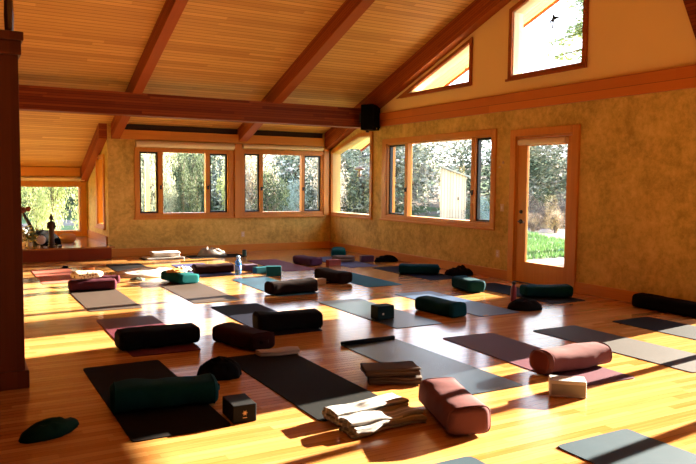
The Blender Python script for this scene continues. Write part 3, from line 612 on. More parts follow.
# ------------------------------------------------------------------ blankets, towels, garments
def fold_bm(L, Wd, Hh, layers, seed=0, wav=0.008, skew=0.0, irregular=0.012):
    """sheet folded back and forth: fold edges run along x, stack height Hh"""
    rnd = random.Random(seed); t = Hh/layers; path = []
    for k in range(layers):
        z = t*(k+0.5); y0, y1 = (-Wd/2, Wd/2) if k % 2 == 0 else (Wd/2, -Wd/2); ins = rnd.uniform(0, irregular)
        sg = 1 if y1 > y0 else -1
        n = 14
        for i in range(n+1):
            f = i/n; path.append((y0+sg*ins*(1-f)+(y1-y0-sg*ins*2)*f + sg*ins*(0.5 if f == 1 else 0), z))
        if k < layers-1:
            ye = path[-1][0]
            for a in (30, 60, 90, 120, 150): path.append((ye+sg*math.sin(R(a))*t*0.5, z+t*0.5-math.cos(R(a))*t*0.5))
    th = t*0.90; nx = 36; bm = BM(); A, Bv = [], []
    for i in range(nx+1):
        x = -L/2+L*i/nx; ra, rb = [], []
        for k, (y, z) in enumerate(path):
            p, q = path[max(0, k-1)], path[min(len(path)-1, k+1)]; dy, dz = q[0]-p[0], q[1]-p[1]; l = math.hypot(dy, dz) or 1; ny, nz = -dz/l, dy/l
            w = noise.noise(Vector((x*6+seed, y*6, z*20)))*wav; ex = noise.noise(Vector((seed, y*7, z*60)))*irregular*(2*i/nx-1)
            zz = z*(1+0.12*noise.noise(Vector((x*4+seed, y*3, 1)))) + w*min(1, z/t*0.7)*0.6
            xx = x+ex+skew*z
            ra.append(bm.verts.new((xx, y+ny*th/2+w, max(0, zz+nz*th/2)))); rb.append(bm.verts.new((xx, y-ny*th/2+w, max(0, zz-nz*th/2))))
        A.append(ra); Bv.append(rb)
    m = len(path)
    for i in range(nx):
        for k in range(m-1):
            bm.faces.new((A[i][k], A[i][k+1], A[i+1][k+1], A[i+1][k])); bm.faces.new((Bv[i][k], Bv[i+1][k], Bv[i+1][k+1], Bv[i][k+1]))
        for k in (0, m-1): bm.faces.new((A[i][k], A[i+1][k], Bv[i+1][k], Bv[i][k]))
    for i in (0, nx):
        for k in range(m-1): bm.faces.new((A[i][k], Bv[i][k], Bv[i][k+1], A[i][k+1]))
    return bm
def folded(name, x, y, rz, L, Wd, Hh, layers, mat, label, cat, z=ZM, seed=0, group=None, **k):
    o = obj(name, fold_bm(L, Wd, Hh, layers, seed, **k), mat, loc=(x, y, z), rz=R(rz), smooth=True); tag(o, label, cat, group); return o
def mound_bm(sx_, sy_, h, seed=0, ridges=1.0, n=46, peak=(0, 0), irregular=0.18, power=0.5):
    bm = BM(); rings = []; c = None; nr = 22
    for i in range(nr+1):
        r = i/nr; ring = []
        for j in range(n):
            a = 2*math.pi*j/n; out = 1+irregular*noise.noise(Vector((math.cos(a)*1.7+seed, math.sin(a)*1.7, seed*0.7)))+irregular*0.5*noise.noise(Vector((math.cos(a)*5+seed, math.sin(a)*5, 3)))
            x, y = math.cos(a)*r*out*sx_, math.sin(a)*r*out*sy_
            base = max(0, 1-r*r)**power
            dp = math.hypot((x/sx_-peak[0]), (y/sy_-peak[1])); pk = 0.35*math.exp(-dp*dp*6) if peak != (0, 0) else 0
            nz = 1-abs(noise.noise(Vector((x*7/max(sx_, sy_)*0.35+seed, y*9/max(sx_, sy_)*0.35, seed)))*2)
            z = h*base*(0.62+ridges*0.38*nz+pk) if r < 1 else 0
            ring.append(bm.verts.new((x, y, max(0, z)))) if i else None
            if i == 0 and c is None: c = bm.verts.new((0, 0, h*(0.8)))
        if i: rings.append(ring)
    for j in range(n): bm.faces.new((c, rings[0][j], rings[0][(j+1) % n]))
    for a, b in zip(rings, rings[1:]):
        for j in range(n): bm.faces.new((a[j], b[j], b[(j+1) % n], a[(j+1) % n]))
    bm.faces.new(rings[-1][::-1]); return bm
def heap(name, x, y, rz, sx_, sy_, h, mat, label, cat, z=0.0008, **k):
    o = obj(name, mound_bm(sx_, sy_, h, **k), mat, loc=(x, y, z), rz=R(rz), smooth=True); tag(o, label, cat); return o
BRN = fabric('brown_wool', (0.085, 0.062, 0.048), sheen=0.2); STR = stripes('striped_blanket', (0.46, 0.43, 0.39), (0.27, 0.25, 0.23), 'Y', 0.06, 0.7)
WHT = fabric('white_cotton', (0.72, 0.68, 0.62), sheen=0.1, var=0.06); GRYC = fabric('grey_cotton', (0.26, 0.23, 0.20)); TAUC = fabric('taupe_wool', (0.17, 0.12, 0.09)); IVR = fabric('ivory_towel', (0.40, 0.34, 0.29), sheen=0.1, var=0.1)
def spotted():
    b = NB('animal_print'); t = b.n('ShaderNodeTexCoord'); v = b.n('ShaderNodeTexVoronoi'); v.inputs['Scale'].default_value = 26; b.l(t.outputs['Object'], v.inputs['Vector'])
    f = b.math('LESS_THAN', v.outputs['Distance'], 0.32); b.l(b.mix(f, (0.75, 0.62, 0.42), (0.16, 0.07, 0.03)), b.p.inputs['Base Color']); b.set(rough=0.8); return b.m
folded('folded_blanket', 2.92, 4.47, -27, 0.40, 0.30, 0.05, 4, BRN, 'brown folded blanket, lower of the two stacked by the black mat', 'blanket', z=0.008, seed=3, wav=0.012)
folded('folded_blanket', 2.90, 4.49, -20, 0.42, 0.26, 0.045, 4, BRN, 'brown folded blanket, upper of the two stacked by the black mat', 'blanket', z=0.064, seed=5, wav=0.012)
folded('folded_blanket', 2.30, 3.84, 5, 0.56, 0.17, 0.075, 4, STR, 'white-grey striped blanket roll lying behind its twin in the foreground', 'blanket', seed=7, wav=0.03, irregular=0.03)
folded('folded_blanket', 2.29, 3.62, 3, 0.52, 0.19, 0.075, 4, STR, 'white-grey striped blanket roll nearest the camera in the foreground', 'blanket', z=0.002, seed=9, wav=0.03, irregular=0.03)
folded('hand_towel', 2.45, 5.62, -8, 0.37, 0.16, 0.045, 3, IVR, 'small cream towel on the far end of the long black mat', 'towel', z=0.008, seed=11, wav=0.012, irregular=0.03)
folded('folded_blanket', 6.53, 11.83, -5, 0.37, 0.26, 0.11, 5, TAUC, 'rolled taupe blanket on the periwinkle mat in front of the teal bolster', 'blanket', z=0.008, seed=13)
folded('towel_stack', 3.60, 13.86, 0, 0.52, 0.28, 0.085, 3, WHT, 'white folded towels against the back wall at left', 'towel', z=0.052, seed=15)
folded('towel', 3.56, 13.80, 0, 0.74, 0.36, 0.025, 2, WHT, 'flat white sheet under the folded towels by the back wall', 'towel', z=0.008, seed=16)
heap('crumpled_blanket', 2.78, 11.55, 12, 0.58, 0.42, 0.10, WHT, 'crumpled white blanket glaring in the sun at the back left', 'blanket', z=0.008, seed=4, ridges=1.2)
heap('crumpled_blanket', 4.58, 13.85, 0, 0.30, 0.18, 0.17, GRYC, 'crumpled grey-white blanket heap on the crosswise mat at the back wall', 'blanket', z=0.008, seed=6, peak=(-0.55, 0.2))
heap('eye_pillow', 2.86, 10.42, 20, 0.13, 0.12, 0.05, fabric('orange_cloth', (0.50, 0.24, 0.07)), 'orange-tan cloth lying on the sunlit teal bolster', 'cloth', z=0.163, seed=8)
heap('white_cloth', 3.02, 10.62, 0, 0.14, 0.12, 0.06, WHT, 'white cloth on the far side of the sunlit teal bolster', 'cloth', z=0.160, seed=9)
pp = obj('patterned_pillow', bolster_bm(0.42, 0.22, 0.11, 31, 2.2, 0.09), spotted(), loc=(1.56, 10.16, 0.172), rz=R(-3), smooth=True); tag(pp, 'small spotted cream pillow on top of the plum bolster', 'pillow')
heap('black_garment', 7.33, 11.56, 0, 0.27, 0.13, 0.13, FK, 'black garment heap beside the dark maroon block near the right wall', 'garment', seed=12)
heap('black_garment', 7.33, 9.28, -35, 0.24, 0.14, 0.13, FK, 'black garment heap with a raised tip on the floor under the big window', 'garment', z=0.0088, seed=13, peak=(0.3, 0.2))
heap('meditation_cushion', 6.06, 6.37, -18, 0.22, 0.17, 0.18, FK, 'black crescent cushion in front of the maroon bottle near the door', 'cushion', seed=14, ridges=0.3, irregular=0.10)
heap('cloth_bag', 1.77, 5.20, -10, 0.18, 0.15, 0.18, FK, 'black crumpled bag between the teal bolster and the maroon one', 'bag', seed=15, ridges=0.6, irregular=0.22, power=0.45)
heap('green_garment', 0.46, 4.47, 35, 0.20, 0.11, 0.10, fabric('dark_green_cloth', (0.003, 0.024, 0.018)), 'dark green cloth bundle on the bare floor at the lower left corner', 'garment', seed=17, irregular=0.12, ridges=0.5)
bm = BM(); tube(bm, (-0.10, 0, 0.012), (0.10, 0.02, 0.012), 0.011, n=10); o = obj('orange_strap', bm, plain('orange_strap', (0.75, 0.20, 0.03), 0.7), loc=(1.98, 12.65, 0.0), smooth=True); tag(o, 'bright orange rolled strap near the altar step', 'strap')
bm = BM(); lathe(bm, [(0.05, 0), (0.055, 0.02), (0.03, 0.035), (0.005, 0.038)], 16); o = obj('small_pouch', bm, FK, loc=(1.63, 12.92, 0.008), smooth=True); tag(o, 'small dark pouch on the far end of the red mat', 'pouch')
heap('small_pouch', 2.42, 10.95, 10, 0.12, 0.05, 0.045, plain('dark_green_leather', (0.03, 0.04, 0.025), 0.5), 'small dark green pouch in front of the white blanket', 'pouch', seed=21)

# ------------------------------------------------------------------ bottles and cup
def bottle(x, y, label, body, cap, r=0.036, h=0.24, z=0.001, clear=False):
    root = empty('water_bottle', (x, y, z)); tag(root, label, 'bottle')
    bm = BM(); lathe(bm, [(r*0.9, 0), (r, 0.01), (r, h*0.62), (r*0.92, h*0.7), (r*0.55, h*0.82), (r*0.5, h*0.86)], 24); obj('bottle_body', bm, body, root, smooth=True)
    bm = BM(); lathe(bm, [(r*0.6, h*0.861), (r*0.62, h*0.98), (r*0.5, h)], 20); obj('bottle_cap', bm, cap, root, smooth=True)
    return root
bb = NB('blue_plastic'); bb.p.inputs['Base Color'].default_value = (0.12, 0.35, 0.75, 1); bb.set(rough=0.1, trans=0.7, ior=1.4)
bt = bottle(4.03, 10.88, 'clear blue water bottle at the end of the dark bolster', bb.m, plain('blue_cap', (0.25, 0.45, 0.8), 0.4), r=0.052, h=0.31)
bm = BM(); lathe(bm, [(0.0535, 0.08), (0.0545, 0.081), (0.0545, 0.15), (0.0535, 0.151)], 24); obj('bottle_label', bm, plain('blue_label', (0.05, 0.15, 0.6), 0.5), bt, smooth=True)
bottle(6.31, 6.84, 'maroon steel bottle with black cap standing behind the black cushion', plain('maroon_enamel', (0.16, 0.02, 0.035), 0.35), BLACK, r=0.038, h=0.26, z=0.001)
cp = empty('travel_mug', (5.19, 13.64, 0.001)); tag(cp, 'small teal mug on the floor by the back wall', 'mug')
bm = BM(); lathe(bm, [(0.035, 0), (0.042, 0.01), (0.045, 0.11), (0.04, 0.112)], 20); obj('mug_body', bm, plain('teal_enamel', (0.02, 0.14, 0.12), 0.4), cp, smooth=True)
bm = BM(); lathe(bm, [(0.046, 0.1125), (0.044, 0.125), (0.02, 0.13)], 20); obj('mug_lid', bm, BLACK, cp, smooth=True)

# ------------------------------------------------------------------ altar on the platform
ZP = 0.246
BRZ = plain('dark_bronze', (0.045, 0.018, 0.010), 0.4, metal=0.3)
st = empty('buddha_statue', (1.58, 14.38, ZP), R(-10)); st.scale = (0.66, 0.7, 0.82); tag(st, 'slender dark standing statue with a topknot on the altar step', 'statue')
def skin(name, verts, edges, radii, mat, parent, sub=2, root=0):
    me = bpy.data.meshes.new(name); me.from_pydata(verts, edges, []); o = bpy.data.objects.new(name, me); COL.objects.link(o); o.parent = parent
    m = o.modifiers.new('skin', 'SKIN'); m.use_smooth_shade = True
    if not me.skin_vertices: me.attributes.new  # created by the modifier below
    return o
def ellip(bm, c, r, n=16, m=10):
    vs = bmesh.ops.create_uvsphere(bm, u_segments=n, v_segments=m, radius=1)['verts']
    for v in vs: v.co = Vector((v.co.x*r[0]+c[0], v.co.y*r[1]+c[1], v.co.z*r[2]+c[2]))
def body_rings(bm, rows, n=24):
    """rows of (z, half width, half depth, y offset)"""
    rings = [[bm.verts.new((w*math.cos(2*math.pi*t/n), yo+d*math.sin(2*math.pi*t/n), z)) for t in range(n)] for z, w, d, yo in rows]
    for a, b in zip(rings, rings[1:]):
        for i in range(n): bm.faces.new((a[i], a[(i+1) % n], b[(i+1) % n], b[i]))
    bm.faces.new(rings[0][::-1]); bm.faces.new(rings[-1])
bm = BM()
body_rings(bm, [(0.10, 0.085, 0.06, 0), (0.13, 0.075, 0.055, 0), (0.25, 0.07, 0.05, 0), (0.36, 0.068, 0.05, 0), (0.42, 0.075, 0.052, 0), (0.48, 0.082, 0.052, 0), (0.54, 0.097, 0.05, 0), (0.575, 0.098, 0.045, 0), (0.60, 0.06, 0.038, 0), (0.615, 0.03, 0.03, 0), (0.63, 0.028, 0.03, 0), (0.645, 0.042, 0.042, -0.003), (0.675, 0.050, 0.052, -0.006), (0.705, 0.050, 0.052, -0.004), (0.735, 0.040, 0.044, 0), (0.752, 0.024, 0.026, 0), (0.762, 0.022, 0.022, 0), (0.778, 0.02, 0.02, 0), (0.792, 0.008, 0.008, 0)])
obj('figure', bm, BRZ, st, smooth=True)
for s in (-1, 1):
    bm = BM(); tube(bm, (s*0.09, 0, 0.565), (s*0.105, -0.015, 0.45), 0.024, 0.02, n=12); tube(bm, (s*0.105, -0.015, 0.45), (s*0.03, -0.065, 0.47), 0.02, 0.014, n=12); ellip(bm, (s*0.018, -0.068, 0.475), (0.02, 0.012, 0.022)); obj('arm', bm, BRZ, st, smooth=True)
    bm = BM(); ellip(bm, (s*0.052, -0.004, 0.675), (0.007, 0.012, 0.028)); obj('ear', bm, BRZ, st, smooth=True)
bm = BM(); ellip(bm, (0, -0.056, 0.68), (0.007, 0.012, 0.013)); obj('nose', bm, BRZ, st, smooth=True)
bm = BM(); lathe(bm, [(0.11, 0), (0.115, 0.02), (0.085, 0.04), (0.08, 0.06), (0.105, 0.085), (0.09, 0.098)], 28); obj('lotus_base', bm, BRZ, st, smooth=True)
# flowers in a vase
fv = empty('flower_vase', (1.20, 14.42, ZP)); tag(fv, 'glass vase of yellow flowers on the altar step at the left', 'flowers')
bm = BM(); lathe(bm, [(0.04, 0), (0.055, 0.03), (0.06, 0.08), (0.04, 0.14), (0.045, 0.17)], 20); obj('vase', bm, plain('pale_ceramic', (0.55, 0.50, 0.38), 0.2), fv, smooth=True)
rn = random.Random(5); sb, fb, lb = BM(), BM(), BM()
for k in range(46):
    a = rn.uniform(0, 6.28); rr = rn.uniform(0.03, 0.24); h = rn.uniform(0.14, 0.46) - rr*0.25; p = Vector((rr*math.cos(a), rr*math.sin(a)*0.7, h))
    tube(sb, (0, 0, 0.15), p, 0.003, 0.002, n=5)
    if k % 2 == 0:
        for q in range(7):
            b = q*0.9; c = p+Vector((0.016*math.cos(b), 0.016*math.sin(b), rn.uniform(-0.004, 0.006))); ellip(fb, c, (0.012, 0.012, 0.006), 6, 4)
    for q in range(5):
        c = p*rn.uniform(0.5, 0.95)+Vector((rn.uniform(-.03, .03), rn.uniform(-.03, .03), 0.04)); d = Vector((rn.uniform(-1, 1), rn.uniform(-1, 1), rn.uniform(0, 1))).normalized()*0.045; s = d.orthogonal().normalized()*0.014
        lb.faces.new([lb.verts.new(v) for v in (c, c+d*0.5+s, c+d, c+d*0.5-s)])
obj('stems', sb, plain('stem_green', (0.08, 0.12, 0.02), 0.6), fv); obj('blossoms', fb, plain('yellow_petals', (0.85, 0.60, 0.05), 0.6), fv, smooth=True); obj('leaves', lb, plain('olive_leaves', (0.14, 0.17, 0.03), 0.6), fv)
heap('dark_cushion', 1.50, 15.15, -12, 0.34, 0.26, 0.42, FK, 'large dark draped cushion behind the statue on the altar platform', 'cushion', z=ZP, seed=31, ridges=0.2, irregular=0.08)
bm = BM(); lathe(bm, [(0.12, 0), (0.16, 0.03), (0.17, 0.09), (0.15, 0.15), (0.10, 0.17)], 24); o = obj('round_cushion', bm, fabric('tan_cotton', (0.55, 0.28, 0.12)), loc=(2.02, 15.55, ZP), smooth=True); tag(o, 'round tan cushion on the platform below the alcove window', 'cushion')
pl_ = BM(); lathe(pl_, [(0.085, 0), (0.095, 0.006), (0.08, 0.016), (0.03, 0.02)], 28); bmesh.ops.rotate(pl_, verts=pl_.verts, matrix=Matrix.Rotation(R(72), 3, 'X')); bmesh.ops.translate(pl_, verts=pl_.verts, vec=(0, 0, 0.125)); o = obj('pale_plate', pl_, plain('pale_shell', (0.62, 0.50, 0.44), 0.5), loc=(1.42, 14.70, ZP), smooth=True); tag(o, 'pale oval plate propped upright between the flowers and the statue', 'plate')
o = obj('white_cushion', bolster_bm(0.34, 0.16, 0.36, 41, 2.3, 0.12), WHT, loc=(1.08, 14.98, ZP), rz=R(-20), smooth=True); tag(o, 'bright white upright cushion at the left end of the altar', 'cushion')
dk = empty('driftwood_branch', (1.22, 14.80, ZP)); tag(dk, 'dark curved branch with a reddish tip rising behind the flowers', 'branch')
P = [(0.12, 0.0, 0.0), (0.10, 0, 0.2), (0.04, 0, 0.38), (-0.04, 0, 0.54), (-0.10, 0, 0.66), (-0.12, 0, 0.72)]; bm = BM()
for i, (a, b) in enumerate(zip(P, P[1:])): tube(bm, a, b, 0.045-0.005*i, 0.04-0.005*i, n=10)
obj('branch_stem', bm, plain('dark_wood', (0.02, 0.012, 0.01), 0.6), dk, smooth=True)
bm = BM(); ellip(bm, (-0.10, 0, 0.70), (0.075, 0.05, 0.06)); ellip(bm, (0.0, -0.01, 0.72), (0.05, 0.03, 0.05)); obj('seed_head', bm, plain('rust', (0.22, 0.05, 0.02), 0.7), dk, smooth=True)
for x, y, r, h, col, lb_ in ((1.34, 14.28, 0.03, 0.05, (0.7, 0.6, 0.45), 'small cream candle between the vase and the statue'), (1.45, 14.25, 0.035, 0.03, (0.6, 0.55, 0.5), 'tiny white votive left of the statue foot'), (1.71, 14.24, 0.04, 0.05, (0.02, 0.015, 0.015), 'small black bowl right of the statue foot')):
    bm = BM(); lathe(bm, [(r*0.7, 0), (r, h*0.4), (r, h), (r*0.75, h*0.96)], 16); o = obj('votive_candle' if col[0] > 0.1 else 'offering_bowl', bm, plain('c%.2f' % col[0], col, 0.4), loc=(x, y, ZP), smooth=True); tag(o, lb_, 'candle' if col[0] > 0.1 else 'bowl')

# ------------------------------------------------------------------ outside: ground, slope, shed, shrubs
def leafmat(name, c1, c2, rough=0.6, trans=0.35):
    b = NB(name); g = b.n('ShaderNodeNewGeometry'); r = b.n('ShaderNodeValToRGB'); b.l(g.outputs['Random Per Island'], r.inputs[0])
    r.color_ramp.elements[0].color = (*c1, 1); r.color_ramp.elements[1].color = (*c2, 1); b.l(r.outputs[0], b.p.inputs['Base Color']); b.set(rough=rough, spec=0.2)
    tr = b.n('ShaderNodeBsdfTranslucent'); b.l(r.outputs[0], tr.inputs[0]); mx = b.n('ShaderNodeMixShader'); mx.inputs[0].default_value = trans
    b.l(b.p.outputs[0], mx.inputs[1]); b.l(tr.outputs[0], mx.inputs[2]); b.l(mx.outputs[0], b.t.nodes['Material Output'].inputs['Surface']); return b.m
LF_D = leafmat('leaf_dark', (0.012, 0.022, 0.010), (0.13, 0.16, 0.075)); LF_O = leafmat('leaf_olive', (0.22, 0.23, 0.13), (0.62, 0.60, 0.40)); LF_T = leafmat('leaf_dry', (0.32, 0.26, 0.18), (0.75, 0.66, 0.50)); LF_G = leafmat('leaf_light', (0.26, 0.32, 0.10), (0.66, 0.66, 0.30)); LF_R = leafmat('leaf_brown', (0.08, 0.055, 0.04), (0.26, 0.19, 0.14)); LF_B = leafmat('leaf_bluegreen', (0.16, 0.24, 0.20), (0.48, 0.56, 0.48))
BARK = plain('bark', (0.16, 0.11, 0.08), 0.9, 0.3, 8)
GRASS = plain('lawn', (0.20, 0.27, 0.09), 0.9, 0.35, 0.8)
def ground():
    b = NB('ground_outside'); t = b.n('ShaderNodeTexCoord'); n = b.noise(0.25, 4, t.outputs['Object']); n2 = b.noise(3, 5, t.outputs['Object'], 0.7)
    c = b.mix(n2, (0.05, 0.09, 0.03), (0.14, 0.19, 0.08)); d = b.mix(n2, (0.12, 0.09, 0.07), (0.28, 0.22, 0.18)); f = b.n('ShaderNodeMapRange'); b.l(n, f.inputs[0]); f.inputs[1].default_value = 0.48; f.inputs[2].default_value = 0.56
    b.l(b.mix(f.outputs[0], c, d), b.p.inputs['Base Color']); b.set(rough=0.95, spec=0.1); return b.m
bm = BM(); n = 90; g_ = []
def gh(x, y):
    d = math.hypot(x-4, y-8); h = -0.4
    far = max(0, d-30); h += min(5.2, 0.16*far)*(0.8+0.4*noise.noise(Vector((x*0.05, y*0.05, 3)))) + (0.25*noise.noise(Vector((x*0.3, y*0.3, 0))) if d > 16 else 0)
    return h
for i in range(n+1):
    r_ = []
    for j in range(n+1): x, y = -70+170*i/n, -60+160*j/n; r_.append(bm.verts.new((x, y, gh(x, y))))
    g_.append(r_)
for i in range(n):
    for j in range(n): bm.faces.new((g_[i][j], g_[i+1][j], g_[i+1][j+1], g_[i][j+1]))
struct('ground', bm, ground())
def crown_bm(rx, ry, rz_, nleaf, size, seed, drop=0.0, clumps=14):
    rn = random.Random(seed); bm = BM(); cl = [Vector((rn.gauss(0, 0.45), rn.gauss(0, 0.45), rn.uniform(-0.75, 0.8))) for _ in range(clumps)]
    for k in range(nleaf):
        c = cl[k % clumps]; v = Vector((rn.gauss(0, 1), rn.gauss(0, 1), rn.gauss(0, 1))).normalized()*rn.uniform(0.15, 0.5)
        p = c+v
        if p.length > 1.05: p = p.normalized()*rn.uniform(0.8, 1.02)
        p = Vector((p.x*rx, p.y*ry, p.z*rz_)); d = Vector((rn.uniform(-1, 1), rn.uniform(-1, 1), rn.uniform(-1, 1)-drop)).normalized(); s = d.cross(Vector((rn.uniform(-1, 1), rn.uniform(-1, 1), rn.uniform(-1, 1)))).normalized()
        L_ = size*rn.uniform(0.6, 1.4); w = L_*0.42
        bm.faces.new([bm.verts.new(q) for q in (p-d*L_/2, p+s*w/2, p+d*L_/2, p-s*w/2)])
    return bm
def twig_bm(h, spread, nt, seed):
    rn = random.Random(seed); bm = BM()
    for k in range(nt):
        a = rn.uniform(0, 6.28); p = Vector((rn.gauss(0, 0.12)*spread, rn.gauss(0, 0.12)*spread, 0)); d = Vector((math.cos(a)*rn.uniform(0.1, 0.8), math.sin(a)*rn.uniform(0.1, 0.8), 1)).normalized(); L_ = h*rn.uniform(0.5, 1.05)/5; r = 0.022
        for s in range(5):
            q = p+d*L_; tube(bm, p, q, r, r*0.75, n=3, cap=False)
            if s > 0:
                for _ in range(3):
                    e = (d+Vector((rn.uniform(-1, 1), rn.uniform(-1, 1), rn.uniform(-0.4, 0.7)))).normalized(); tube(bm, q, q+e*L_*rn.uniform(0.5, 1.1), r*0.6, r*0.3, n=3, cap=False)
            p = q; r *= 0.78; d = (d+Vector((rn.uniform(-.35, .35), rn.uniform(-.35, .35), rn.uniform(-.2, .15)))).normalized()
    return bm
def trunk_bm(h, r, seed, forks=5):
    rn = random.Random(seed); bm = BM(); p = Vector((0, 0, -0.2))
    for s in range(4):
        q = p+Vector((rn.uniform(-.12, .12), rn.uniform(-.12, .12), h/4)); tube(bm, p, q, r*(1-s*0.18), r*(0.82-s*0.18), n=8, cap=False); p = q
        if s:
            for _ in range(forks): a = rn.uniform(0, 6.28); tube(bm, q, q+Vector((math.cos(a)*h*0.3, math.sin(a)*h*0.3, h*0.22)), r*0.35, r*0.1, n=5)
    return bm
PROTO = {}
def proto_mesh(key, fn, mat):
    if key not in PROTO:
        bm = fn(); me = bpy.data.meshes.new(key); bm.to_mesh(me); bm.free(); me.materials.append(mat); PROTO[key] = me
    return PROTO[key]
SHRUBS = []
def shrub(*a, **k): SHRUBS.append([list(a), k])
def build_shrub(x, y, h, w, kind, label, group, seed=0, name='shrub', cat='shrub'):
    z = gh(x, y); rn = random.Random(seed*7+int(x*10)); root = empty(name, (x, y, z), rn.uniform(0, 6.28)); tag(root, label, cat, group)
    mat = {'R': LF_R, 'D': LF_D, 'O': LF_O, 'T': LF_T, 'G': LF_G, 'B': LF_B}[kind]; v = seed % 2
    me = proto_mesh('crown_%s_%d' % (kind, v), lambda: crown_bm(1, 1, 1, 5200, 0.075, 10+v, clumps=26), mat)
    o = bpy.data.objects.new('foliage', me); COL.objects.link(o); o.parent = root; o.location = (0, 0, h*0.52); o.scale = (w/2, w/2, h*0.5)
    me = proto_mesh('trunk_%d' % v, lambda: trunk_bm(1.0, 0.05, 4+v), BARK); o = bpy.data.objects.new('trunk', me); COL.objects.link(o); o.parent = root; o.scale = (w*0.8, w*0.8, h*0.8)
    if kind in 'TR':
        me = proto_mesh('twigs_%d' % v, lambda: twig_bm(1.0, 0.8, 60, 9+v), plain('pale_twig', (0.50, 0.40, 0.28), 0.9)); o = bpy.data.objects.new('twigs', me); COL.objects.link(o); o.parent = root; o.scale = (w*0.42, w*0.42, h*1.0)
    return root
GA = 'dense light green bushes outside the alcove window'
for i, (x, y) in enumerate(((0.9, 22.0), (2.1, 22.3), (3.3, 22.0), (1.4, 23.8), (2.8, 24.0), (0.2, 23.9), (4.3, 23.8))): shrub(x, y, 3.4 if y < 23 else 4.2, 1.6, 'G', 'tall light green bush filling the view of the alcove window', GA, seed=i)
G1_ = 'shrubs outside the left back-wall window'
for i, (x, y, h, w, k) in enumerate(((5.0, 25, 3.3, 2.2, 'O'), (6.3, 27.5, 3.6, 3.0, 'O'), (7.6, 26.8, 3.4, 2.4, 'D'), (8.2, 27.3, 3.4, 2.2, 'D'), (9.2, 29.5, 3.8, 2.8, 'D'), (8.6, 33, 4.6, 3.6, 'O'), (10.2, 28.6, 2.9, 2.2, 'G'), (6.8, 33, 4.6, 4.2, 'T'))):
    shrub(x, y, h, w, k, {'T': 'pale dry shrub outside the left back-wall window', 'O': 'olive bush outside the left back-wall window', 'D': 'dark green bush outside the left back-wall window', 'G': 'light green round bush at the right edge of the left back window'}[k], G1_, seed=i)
G2_ = 'shrubs outside the back window by the corner'
for i, (x, y, h, w, k) in enumerate(((11.3, 27, 3.0, 2.0, 'D'), (12.2, 31, 4.4, 3.6, 'T'), (13.6, 29.5, 2.1, 2.6, 'B'), (14.4, 32, 4.4, 3.6, 'T'), (15.6, 30.0, 3.6, 3.0, 'T'), (17.0, 32, 4.2, 3.2, 'O'), (13.0, 34, 4.6, 4.5, 'O'))):
    shrub(x, y, h, w, k, {'T': 'pale bare-twigged shrub outside the back window by the corner', 'O': 'olive bush outside the back window by the corner', 'D': 'dark bush at the left pane of the back window by the corner', 'B': 'low blue-green bush in the middle of the back window by the corner'}[k], G2_, seed=i)
G3_ = 'shrubs outside the slanted corner window'
for i, (x, y, h, w, k) in enumerate(((17.6, 30.5, 3.6, 2.4, 'T'), (18.9, 31.5, 4.4, 3.0, 'O'), (19.3, 30.0, 3.0, 2.4, 'D'))):
    shrub(x, y, h, w, k, {'T': 'pale dry shrub seen through the slanted corner window', 'O': 'olive tree seen through the slanted corner window', 'D': 'dark bush seen through the slanted corner window'}[k], G3_, seed=i)
G4_ = 'bushes outside the large right-wall window'
for i, (x, y, h, w, k) in enumerate(((20.5, 30.5, 3.6, 2.8, 'T'), (22.4, 32.5, 4.8, 3.4, 'D'), (21.5, 29.8, 2.4, 2.4, 'O'), (24.3, 32.8, 4.8, 3.8, 'O'), (21.2, 25.6, 1.1, 2.6, 'D'), (23.8, 27.6, 4.0, 3.0, 'O'), (25.0, 28.8, 4.4, 3.4, 'D'), (20.6, 24.4, 1.4, 1.8, 'B'), (24.3, 27.9, 3.2, 2.6, 'B'))):
    shrub(x, y, h, w, k, {'T': 'pale dry bush outside the large right-wall window', 'O': 'olive bush outside the large right-wall window', 'D': 'dark green bush outside the large right-wall window', 'B': 'blue-green bush near the shed outside the right-wall window'}[k], G4_, seed=i)
G5_ = 'shrubs outside the glass door'
for i, (x, y, h, w, k) in enumerate(((24.8, 26.0, 4.0, 3.0, 'D'), (26.4, 26.2, 4.4, 3.4, 'O'), (28.0, 27.0, 4.4, 3.2, 'T'), (24.0, 24.3, 2.0, 2.0, 'D'), (21.2, 20.6, 0.9, 1.5, 'R'), (20.3, 21.0, 0.8, 1.4, 'R'), (22.2, 22.2, 1.1, 1.8, 'R'), (23.6, 22.6, 1.2, 1.8, 'R'), (22.9, 24.0, 1.5, 1.6, 'R'), (25.2, 24.0, 1.7, 1.8, 'R'), (30.0, 28.5, 5.0, 3.2, 'O'), (27.4, 29.5, 5.2, 3.2, 'D'), (25.2, 28.6, 5.0, 2.4, 'O'))):
    shrub(x, y, h, w, k, {'T': 'dry pale shrub seen through the glass door', 'O': 'olive bush seen through the glass door', 'D': 'dark green bush seen through the glass door', 'R': 'low brown brush patch beyond the grass outside the door'}[k], G5_, seed=i)
